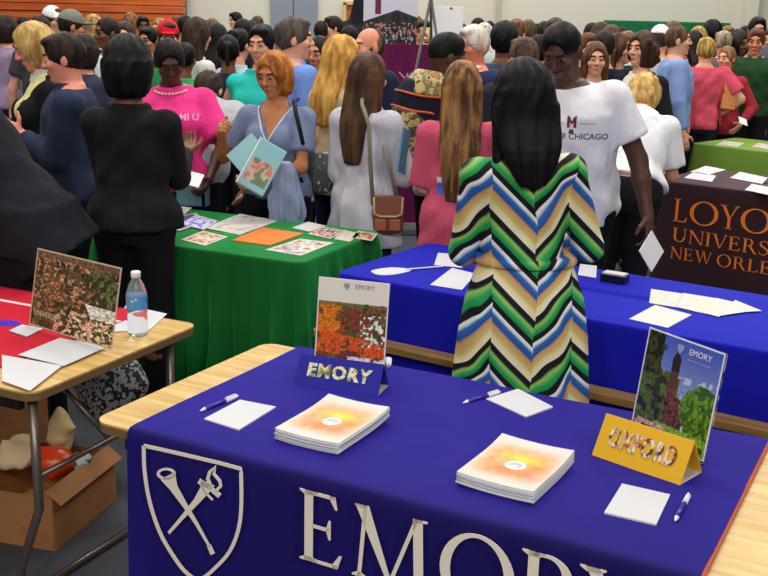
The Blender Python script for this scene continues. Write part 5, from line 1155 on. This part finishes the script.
font_mesh('board_lettering', 'UNIVERSITY', .026, plain('board_ink', (206, 188, 160)), o, wallM(-L*.28, -.001, 0.0085, .20) @ Matrix.Translation((0, .045, .001)), depth=.0003)
bm = bmesh.new(); box(bm, (0, .055, .10), (.06, .002, .22), M=Matrix.Rotation(.18, 4, 'X')); link('easel_back', bm_mesh('easel_back', bm), plain('card_brown', (110, 84, 60)), o)
# bottle
B = on(138, 334, .75); o = empty('water_bottle', (B[0], B[1], .7482), 0, 'clear water bottle with blue label and white cap on the left table', 'bottle')
cl, nt, b = new_mat('clear_plastic'); setp(b, Base_Color=(.93, .96, 1., 1.), Roughness=.08, Transmission_Weight=.85, IOR=1.15)
pr = [(.026, 0), (.032, .006), (.032, .04), (.030, .045), (.032, .05), (.032, .065), (.030, .07), (.0325, .078), (.0325, .135), (.031, .142), (.024, .165), (.014, .182), (.0125, .19)]
bm = bmesh.new(); lathe(bm, pr, 28); link('bottle_body', bm_mesh('bottle_body', bm, True), cl, o)
bm = bmesh.new(); lathe(bm, [(.0125, .188), (.0155, .189), (.0155, .205), (.014, .208)], 20); link('cap', bm_mesh('cap', bm, True), plain('white_cap', (236, 236, 238), .35), o)
bm = bmesh.new(); n = 28
for k in range(n):
    a, c = 2*pi*k/n, 2*pi*(k+1)/n; vs = [bm.verts.new((.0334*cos(t), .0334*sin(t), z)) for t, z in ((a, .088), (c, .088), (c, .132), (a, .132))]; bm.faces.new(vs)
bmesh.ops.remove_doubles(bm, verts=bm.verts, dist=1e-5); link('label_band', bm_mesh('label_band', bm, True), splotch('bottle_label', [(210, 226, 240), (90, 160, 220), (30, 84, 176)], 22, .3), o)
# little red tag hanging under the left table's end
# carton under the left table
def carton(cx, cy, rz, L, W_, H_, label, flaps=True):
    o = empty('cardboard_box', (cx, cy, 0), rz, label, 'box'); cm = splotch('cardboard', [(148, 96, 54), (156, 104, 60), (164, 112, 66)], 6, .8); t = .005
    for nm, c, s in (('side_panel', (0, -W_/2, H_/2), (L, t, H_)), ('side_panel', (0, W_/2, H_/2), (L, t, H_)), ('end_panel', (-L/2, 0, H_/2), (t, W_, H_)), ('end_panel', (L/2, 0, H_/2), (t, W_, H_)), ('bottom_panel', (0, 0, .004), (L, W_, t))):
        bm = bmesh.new(); box(bm, c, s); link(nm, bm_mesh(nm, bm), cm, o)
    bm = bmesh.new(); box(bm, (0, -W_/2-.005, H_+.0), (L, .002, .07), M=Matrix.Rotation(-.9, 4, 'X')); link('flap', bm_mesh('flap', bm), cm, o)
    return o
b0 = on(55, 551, 0); b1 = on(116, 499, 0); b0 = b0*1.0; dv = Vector(b1-b0); ang = atan2(dv.y, dv.x); Lb = dv.length
nrmv = Vector((-sin(ang), cos(ang), 0)); c0 = (Vector(b0)+Vector(b1))/2+nrmv*.17
carton(c0.x, c0.y, ang, Lb, .34, .19, 'open cardboard box of papers on the floor under the left table')
BX = (c0.x, c0.y)
def blob(name, c, r, mat, label, cat, seed=0, h=.008, amp=.02, parent=None):
    rs = np.random.RandomState(seed); P = [ell((0, 0, 0), r, .02)]
    for i in range(9):
        u = rs.randn(3); u /= np.linalg.norm(u); P.append(ell(u*np.array(r)*.75, [max(.012, v*rs.uniform(.3, .6)) for v in r], amp, R=rotz(rs.rand()*3) @ rotx(rs.rand()*3)))
    o = link(name, sdf_mesh(name, P, h), mat, parent, c); return tag(o, label, cat) if label else o
blob('carrier_bag', (BX[0]+.05, BX[1]-.01, .22), (.075, .06, .05), splotch('red_orange_print', [(196, 30, 26), (214, 60, 24), (226, 120, 40)], 9, .35), 'glossy red and orange plastic bag on top of the open cardboard box', 'bag', 2)
blob('crumpled_paper', (BX[0]-.10, BX[1]+.03, .22), (.09, .08, .035), plain('kraft_pale', (206, 178, 140), .8), 'crumpled beige paper spilling from the open cardboard box', 'paper', 5)
blob('crumpled_paper', (BX[0]+.03, BX[1]+.14, .27), (.045, .035, .075), plain('kraft_cream', (218, 190, 136), .8), 'crumpled cream paper bag standing up behind the red bag', 'paper', 9)
blob('gift_bow', (BX[0]+.135, BX[1]+.02, .21), (.03, .03, .03), splotch('teal_ribbon', [(30, 70, 60), (190, 206, 196), (60, 110, 96)], 40, .4), 'green and white ribbon bundle at the end of the open box', 'ribbon', 4, .006)
q = on(8, 470, 0); carton(-1.52, 3.75, -.3, .36, .30, .34, 'tall orange-brown cardboard box under the left table, behind the open box')
blob('patterned_handbag', (-1.0, 3.66, .40), (.13, .09, .15), splotch('zebra_print', [(18, 18, 20), (150, 150, 154), (24, 24, 26), (176, 176, 180)], 34, .6), 'black and white patterned bag standing under the left table', 'bag', 8, .012)

# green-covered table
G0 = (-.345, 4.235); GY = -.44; GM = Matrix.Translation((G0[0], G0[1], 0)) @ Matrix.Rotation(GY, 4, 'Z')
gp = GM @ Vector((-1.12, 0, 0)); GL = 1.12
table('folding_table', gp, GY, 1.12, .76, 'folding table entirely under the bright green cloth', z=.742, group=None)
CG = cloth_mat('green_cloth', (13, 94, 38), (80, 255, 130), .6)
drape('tablecloth', gp, GY, 1.12, .76, .75, .04, CG, 'bright green tablecloth hanging in dark green folds to the floor', 'tablecloth', amp=.075, nf=26, seed=4, amp0=.05)
PR = lambda l, c='leaflet': (l, c)
g = .7515
sheet('leaflet', [(181, 240), (205, 246), (228, 237), (203, 231)], g, .002, None, 'pale leaflet with red pattern near the front left of the green table', 'leaflet', fn=doodle([(210, 120, 80), (190, 60, 50), (200, 190, 120)], 50))
sheet('leaflet', [(204, 228), (240, 235), (278, 221), (240, 214)], g, .002, None, 'large white leaflet left of the orange folder on the green table', 'leaflet', fn=doodle([(200, 150, 150), (230, 210, 190)], 51, .75))
sheet('leaflet', [(140, 224), (180, 231), (206, 222), (196, 213)], g+.0025, .002, None, 'dark printed magazine at the back left of the green table', 'magazine', fn=doodle([(60, 50, 60), (110, 60, 90), (70, 90, 160)], 52, .4))
sheet('leaflet', [(180, 224), (204, 230), (218, 221), (196, 215)], g+.005, .002, None, 'leaflet with violet-blue corner beside the dark magazine on the green table', 'leaflet', fn=doodle([(90, 80, 210), (200, 200, 240)], 53, .45))
sheet('leaflet', [(160, 211), (184, 215), (192, 208), (170, 205)], g, .002, None, 'white card at the back of the green table beside the blue box', 'card', fn=doodle([(210, 210, 214)], 54, .8))
sheet('folder', [(232, 241), (270, 246), (304, 234), (262, 228)], g, .004, plain('orange_card', (226, 128, 44), .55), 'flat orange folder in the middle of the green table', 'folder')
sheet('leaflet', [(265, 250), (301, 256), (334, 243), (300, 239)], g, .002, None, 'grey and white leaflet at the front right of the green table', 'leaflet', fn=doodle([(150, 160, 150), (190, 90, 90), (210, 210, 200)], 55, .5))
sheet('leaflet', [(292, 228), (310, 232), (326, 226), (308, 222)], g, .002, None, 'small white leaflet at the back edge of the green table', 'leaflet', fn=doodle([(220, 220, 222)], 56, .8))
sheet('leaflet', [(308, 234), (330, 239), (346, 231), (324, 227)], g+.002, .002, None, 'leaflet with orange and dark picture on the green table', 'leaflet', fn=doodle([(230, 140, 60), (40, 30, 40), (200, 150, 160)], 57, .55))
sheet('leaflet', [(334, 239), (350, 242), (360, 234), (344, 230)], g, .002, None, 'pale leaflet left of the rightmost leaflet on the green table', 'leaflet', fn=doodle([(220, 200, 120), (210, 180, 170)], 58, .6))
sheet('leaflet', [(352, 238), (372, 241), (378, 234), (358, 231)], g, .002, None, 'rightmost leaflet on the green table, printed yellow and black', 'leaflet', fn=doodle([(230, 200, 90), (50, 44, 44), (200, 120, 110)], 59, .5))
sheet('card_strip', [(150, 237), (158, 239), (170, 233), (160, 231)], g, .002, plain('orange_card2', (222, 120, 60), .55), 'small orange card at the far left of the green table', 'card')
p = on(190, 206, .75); bm = bmesh.new(); box(bm, (0, 0, .0), (.14, .004, .11), bev=.001); box(bm, (.09, .03, 0), (.004, .06, .11), bev=.001)
tag(link('display_card', bm_mesh('display_card', bm), plain('teal_card', (96, 140, 156), .5), None, (p[0], p[1]-.02, .81), -.2), 'teal-blue folded card standing at the back of the green table', 'card')

# middle blue-covered table
B0 = (-.194, 4.091); BY = -.575; BM_ = Matrix.Translation((B0[0], B0[1], 0)) @ Matrix.Rotation(BY, 4, 'Z')
table('folding_table', B0, BY, 1.83, .73, 'folding table under the royal blue cloth behind the woman in the zigzag dress', z=.742)
CB = cloth_mat('blue_cloth', (16, 18, 170), (70, 90, 255), .25)
drape('tablecloth', B0, BY, 1.83, .73, .75, .30, CB, 'royal blue tablecloth on the middle table behind the zigzag dress', 'tablecloth', amp=.02, nf=9, seed=6, fl=.02)
bo = BM_ @ Vector((.0, -.10, 0)); o = empty('wooden_bench', (bo[0], bo[1], 0), BY, 'low wooden bench edge showing below the royal blue cloth', 'bench')
bm = bmesh.new(); prism(bm, rrect(-.05, -.005, 1.76, .070, .034, 8), .50, .525); link('seat', bm_mesh('seat', bm), wood((120, 88, 46), (160, 120, 66), 'worn_wood', 5, (.7, 7, 7), .5), o)
for x in (.2, 1.35):
    bm = bmesh.new(); tube(bm, [(x, .018, .51), (x, .015, .0)], .009); tube(bm, [(x, .05, .51), (x, .055, .0)], .009); link('leg', bm_mesh('leg', bm, True), DARK, o)
sheet('note_sheet', [(430, 285), (462, 290), (476, 274), (452, 268)], g, .001, WHITE, 'white sheet on the royal blue cloth just left of the zigzag dress', 'paper')
sheet('note_sheet', [(434, 265), (462, 268), (468, 255), (438, 253)], g, .001, WHITE, 'white sheet at the back left of the royal blue cloth', 'paper')
sheet('note_sheet', [(629, 319), (668, 328), (692, 315), (655, 305)], g, .001, None, 'white printed sheet near the front of the royal blue cloth', 'paper', fn=doodle([(216, 214, 190)], 61, .6))
sheet('note_sheet', [(578, 275), (596, 278), (597, 266), (580, 264)], g, .001, WHITE, 'white card on the royal blue cloth just right of the zigzag dress', 'card')
for k, (c, lb) in enumerate((([(649, 303), (680, 308), (684, 294), (651, 289)], 'leftmost printed sheet of the overlapping row on the royal blue cloth'), ([(676, 307), (706, 314), (720, 299), (683, 293)], 'second printed sheet from the left of the overlapping row on the royal blue cloth'), ([(700, 312), (719, 317), (742, 304), (716, 298)], 'third printed sheet from the left of the overlapping row on the royal blue cloth'), ([(719, 316), (745, 312), (762, 311), (735, 300)], 'rightmost printed sheet of the overlapping row on the royal blue cloth'))):
    sheet('note_sheet', c, g+.0012*k, .001, None, lb, 'paper', 'overlapping sheets on the royal blue cloth', fn=doodle([(220, 216, 186), (206, 206, 196)], 62+k, .55))
p = on(613, 283, .75); bm = bmesh.new(); box(bm, (0, 0, .016), (.10, .06, .03), bev=.003); o = tag(link('card_box', bm_mesh('card_box', bm), plain('black_box', (18, 18, 26), .4), None, (p[0]+.01, p[1]+.02, .7505), BY), 'small black box with white cards at the back of the royal blue cloth', 'box')
bm = bmesh.new(); box(bm, (0, 0, .034), (.088, .05, .006)); link('cards', bm_mesh('cards', bm), WHITE, o)
p = on(390, 272, .75); bm = bmesh.new(); prism(bm, [(.085*cos(t)*(1+.1*cos(3*t)), .055*sin(t)*(1+.12*sin(2*t))) for t in np.linspace(0, 2*pi, 30, endpoint=False)], 0, .003); e = on(438, 268, .75)-p
a = atan2(e[1], e[0]); o = tag(link('hand_fan', bm_mesh('hand_fan', bm), WHITE, None, (p[0], p[1], .7512), a), 'white paper hand fan with stick on the left end of the royal blue cloth', 'hand fan')
bm = bmesh.new(); box(bm, (.155, 0, .0045), (.17, .012, .003)); link('stick', bm_mesh('stick', bm), WHITE, o)

# dark table with university lettering, and the lime one behind it
Y0 = (1.781, 6.808); YW = -.69; YM = Matrix.Translation((Y0[0], Y0[1], 0)) @ Matrix.Rotation(YW, 4, 'Z')
yo = YM @ Vector((-.03, 0, 0)); table('folding_table', yo, YW, 1.83, .76, 'folding table under the dark maroon-brown cloth with orange lettering', z=.742)
CY = cloth_mat('maroon_cloth', (44, 20, 28), (210, 180, 190), .35)
lc = drape('tablecloth', yo, YW, 1.83, .76, .75, .03, CY, 'dark maroon-brown cloth with orange LOYOLA UNIVERSITY NEW ORLEANS lettering', 'tablecloth', amp=.0, amp0=0., fl=.0, nf=7, seed=9, corner=0)
OR = fabric((226, 120, 40), .8, .05); LT_ = Matrix(((1, 0, 0, .0), (0, 0, -1, -.0105), (0, 1, 0, 0), (0, 0, 0, 1)))
put_word('LOYOLA', .147, [.098, .205, .118, .205, .098, .13], .497, .150, lc, OR, LT_, 'lettering', .006)
put_word('UNIVERSITY', .152, [.105, .108, .04, .10, .085, .095, .07, .04, .09, .09], .367, .090, lc, OR, LT_, 'lettering', .006)
put_word('NEW', .150, [.085, .07, .115], .252, .080, lc, OR, LT_, 'lettering', .008)
put_word('ORLEANS', .465, [.10, .085, .07, .075, .09, .09, .06], .252, .080, lc, OR, LT_, 'lettering', .008)
for cs, lb in (([(684, 178), (712, 182), (716, 176), (694, 172)], 'white sheet at the left end of the dark maroon-brown table'), ([(690, 172), (708, 175), (726, 170), (706, 166)], 'second white sheet at the back left of the dark maroon-brown table'), ([(730, 178), (762, 184), (768, 178), (740, 172)], 'white leaflet in the middle of the dark maroon-brown table'), ([(745, 190), (768, 195), (772, 188), (752, 184)], 'white card at the right front of the dark maroon-brown table')):
    sheet('note_sheet', cs, g, .002, WHITE, lb, 'paper')
p0 = on(692, 143, .75); V0 = (float(p0[0]), float(p0[1])); VW = -.80
table('folding_table', V0, VW, 1.83, .76, 'folding table under the lime green cloth', z=.742)
CL_ = cloth_mat('lime_cloth', (112, 146, 54), (220, 255, 140), .25)
drape('tablecloth', V0, VW, 1.83, .76, .75, .03, CL_, 'lime green tablecloth on the table behind the dark maroon-brown one', 'tablecloth', amp=.02, nf=16, seed=12)
for cs, lb in (([(716, 145), (738, 147), (744, 143), (724, 141)], 'white leaflet on the left of the lime green table'), ([(752, 147), (768, 149), (772, 145), (758, 143)], 'white leaflet on the right of the lime green table')):
    sheet('leaflet', cs, g, .002, None, lb, 'leaflet', fn=doodle([(200, 190, 170), (190, 150, 140)], 71, .6))
# small purple table and teal-and-white bag by the right edge
p = at(746, 104, 12.5); o_ = (float(p[0])-.3, float(p[1])); table('folding_table', o_, -.3, 1.5, .6, 'small table under the violet-blue cloth at the right edge', z=.79, legs=True)
drape('tablecloth', o_, -.3, 1.5, .6, .80, .05, cloth_mat('violet_cloth', (40, 30, 130), (120, 110, 255), .2), 'violet-blue cloth on the small table at the right edge', 'tablecloth', amp=.02, nf=12, seed=3)
p = at(764, 101, 12.5); bm = bmesh.new(); box(bm, (.05, .08, .16), (.32, .16, .32), bev=.02); o = tag(link('carrier_bag', bm_mesh('carrier_bag', bm), plain('bag_white', (236, 238, 240), .5), None, (p[0], p[1]+.1, .803), -.3), 'white bag with teal top at the right edge', 'bag')
bm = bmesh.new(); box(bm, (.05, .08, .40), (.24, .12, .18), bev=.04); link('teal_tissue', bm_mesh('teal_tissue', bm), plain('teal', (30, 160, 130), .6), o)

# display stand with picture, easel and white board
def placeY(px0, px1, Y): a, b_ = at(px0, 40, Y), at(px1, 40, Y); return float(a[0]), float(b_[0])
x0, x1 = placeY(366, 441, 8.6); zt = float(at(400, 44, 8.6)[2]); o = empty('banner_stand', ((x0+x1)/2, 8.6, 0), 0, 'maroon banner stand with pale curled white mark, behind the bald man', 'banner'); W_ = x1-x0
bm = bmesh.new(); box(bm, (0, 0, zt/2+.04), (W_, .02, zt-.08), bev=.004); link('banner_fabric', bm_mesh('banner_fabric', bm), fabric((104, 22, 74), .8, .3), o)
bm = bmesh.new(); box(bm, (0, 0, .03), (W_, .3, .05), bev=.01); link('banner_base', bm_mesh('banner_base', bm), plain('silver', (150, 150, 156), .35, .7), o)
def bl2(px, py): p = at(px, py, 8.585); return (float(p[0])-(x0+x1)/2, float(p[2]))
mk = []
for a, b_, c, d in ((399, 72, 408, 84), (408, 73, 400, 86)): mk += stroke([bl2(a, b_), bl2((a+c)/2+1, (b_+d)/2), bl2(c, d)], .009)
for cx, cy in ((413.5, 79), (423, 79)):
    c = bl2(cx, cy); mk += ring(c[0], c[1], .034, .042, .011, .009, 0, 2*pi, 20)
bm = bmesh.new()
for p_ in mk: prism(bm, p_, 0, .002, Matrix(((1, 0, 0, 0), (0, 0, -1, -.0105), (0, 1, 0, 0), (0, 0, 0, 1))))
bmesh.ops.recalc_face_normals(bm, faces=bm.faces); link('white_mark', bm_mesh('white_mark', bm), fabric((226, 170, 206), .8, .05), o)
def stadium(U, V):
    n = vnoise(U, V, 20, 81); n2 = vnoise(U, V, 30, 82); c = np.tile(np.array([[222, 218, 236.]]), (len(U), 1)); c = mixc(c, (190, 186, 214), ((n > .6) & (V > .6))*.6)
    hill = V < .46-abs(U-.62)*.25; c = mixc(c, (50, 58, 50), hill*1.); c = mixc(c, (30, 34, 32), (hill & (n > .5))*1.); c = mixc(c, (190, 120, 130), (hill & (V < .3) & (V > .08) & (n2 > .66))*1.); c = mixc(c, (200, 196, 190), (hill & (V < .24) & (n2 < .22))*1.)
    c = mixc(c, (112, 40, 62), (np.abs(U-.27) < .055)*(V > .4)*1.); return c
x0, x1 = placeY(363, 417, 8.75); z0 = float(at(390, 46, 8.75)[2]); o = empty('picture_stand', ((x0+x1)/2, 8.75, 0), 0, 'picture panel of dark buildings under a pale violet sky, above the maroon banner', 'display panel')
picture('printed_panel', x1-x0, .62, 130, 130, stadium, attr_mat('print_paper'), o, wallM(0, 0, z0), .01)
for s_ in (-1, 1): bm = bmesh.new(); tube(bm, [(s_*(x1-x0)*.4, .02, 0), (s_*(x1-x0)*.4, .02, z0+.5)], .012); link('post', bm_mesh('post', bm, True), plain('silver', (150, 150, 156), .35, .7), o)
ap = at(431, -3, 7.9); o = empty('easel', (ap[0], ap[1], 0), 0, 'black tripod easel standing before the white board', 'easel'); za = float(ap[2])
for nm, px, py in (('leg', 418, 60), ('leg', 440, 60)):
    q = at(px, py, 7.75); v = (np.array([q[0]-ap[0], q[1]-ap[1], q[2]-za])); k = za/(-v[2]); e_ = v*k; bm = bmesh.new(); tube(bm, [(0, 0, za), (e_[0], e_[1], .0)], .011); link(nm, bm_mesh(nm, bm, True), plain('easel_black', (44, 44, 44), .5), o)
bm = bmesh.new(); tube(bm, [(0, .02, za), (.1, .6, 0)], .011); link('leg', bm_mesh('leg', bm, True), plain('easel_black', (44, 44, 44), .5), o)
bm = bmesh.new(); tube(bm, [(-.0, 0, za-.06), (0, 0, za+.12)], .014); link('mast', bm_mesh('mast', bm, True), plain('easel_black', (44, 44, 44), .5), o)
a_, b_ = at(432, 6, 9.6), at(462, 47, 9.6); o = empty('white_board', ((a_[0]+b_[0])/2, 9.6, 0), 0, 'blank white board on legs behind the tripod easel', 'white board'); zt, zb_ = float(a_[2]), float(b_[2])-.1; w_ = float(b_[0]-a_[0])
bm = bmesh.new(); box(bm, (0, 0, (zt+zb_)/2), (w_, .015, zt-zb_), bev=.003); link('board', bm_mesh('board', bm), plain('board_white', (240, 240, 240), .4), o)
bm = bmesh.new(); box(bm, (.03, -.01, zt-.015), (.02, .01, .012)); link('clip', bm_mesh('clip', bm), DARK, o)
for s_ in (-1, 1): bm = bmesh.new(); tube(bm, [(s_*w_*.42, .02, zb_+.05), (s_*w_*.46, .02, 0)], .01); link('leg', bm_mesh('leg', bm, True), DARK, o)
# black draped figure-like covered stand at the back
p = at(360, -12, 13.); zt = float(p[2]); o = empty('covered_stand', (p[0], p[1], 0), 0, 'tall stand under a black cloth left of the picture panel', 'stand')
st = [(0, .34, .22, 0), (1.0, .36, .22, -.05), (1.45, .34, .2, -.08), (1.62, .13, .12, -.0), (1.8, .10, .09, 0), (zt, .045, .05, 0)]
link('black_cover', sdf_mesh('black_cover', [loft(st, ID, .03, fold=(7, .02, zt)), ell((-.24, 0, 1.5), (.22, .2, .16), .1)], .03), fabric((26, 26, 34), .9, .6), o)

# ------------------------------------------------------------------ light
w = bpy.data.worlds.new('world'); bpy.context.scene.world = w; w.use_nodes = True
w.node_tree.nodes['Background'].inputs[0].default_value = (*lin((255, 250, 244)), 1); w.node_tree.nodes['Background'].inputs[1].default_value = .20
def area(name, loc, sx, sy, e, col=(1, .97, .92), rot=(0, 0, 0)):
    l = bpy.data.lights.new(name, 'AREA'); l.shape = 'RECTANGLE'; l.size = sx; l.size_y = sy; l.energy = e; l.color = col; o = bpy.data.objects.new(name, l); COL.objects.link(o); o.location = loc; o.rotation_euler = rot
for i, y in enumerate((4.4, 8.6, 13.0, 18.0)):
    for x in (-5, 0, 5): area('gym_and_fill_lamp', (x, y, 7.2), 1.5, 1.5, 150)
for x in (-4, 0, 4): area('gym_and_fill_lamp', (x, -5.0, 5.6), 1.5, 1.5, 170, rot=(.75, 0, 0))  # fill row added behind the camera to brighten the posters and the dress
area('wall_fill_light', (0, 19.5, 7.4), 22, 1.0, 640, rot=(.5, 0, 0))  # unseen strip light added to brighten the back wall
sc = bpy.context.scene; sc.view_settings.view_transform = 'Standard'; sc.view_settings.look = 'None'; sc.view_settings.gamma = 1; sc.view_settings.exposure = .10; sc.view_settings.use_curve_mapping = False
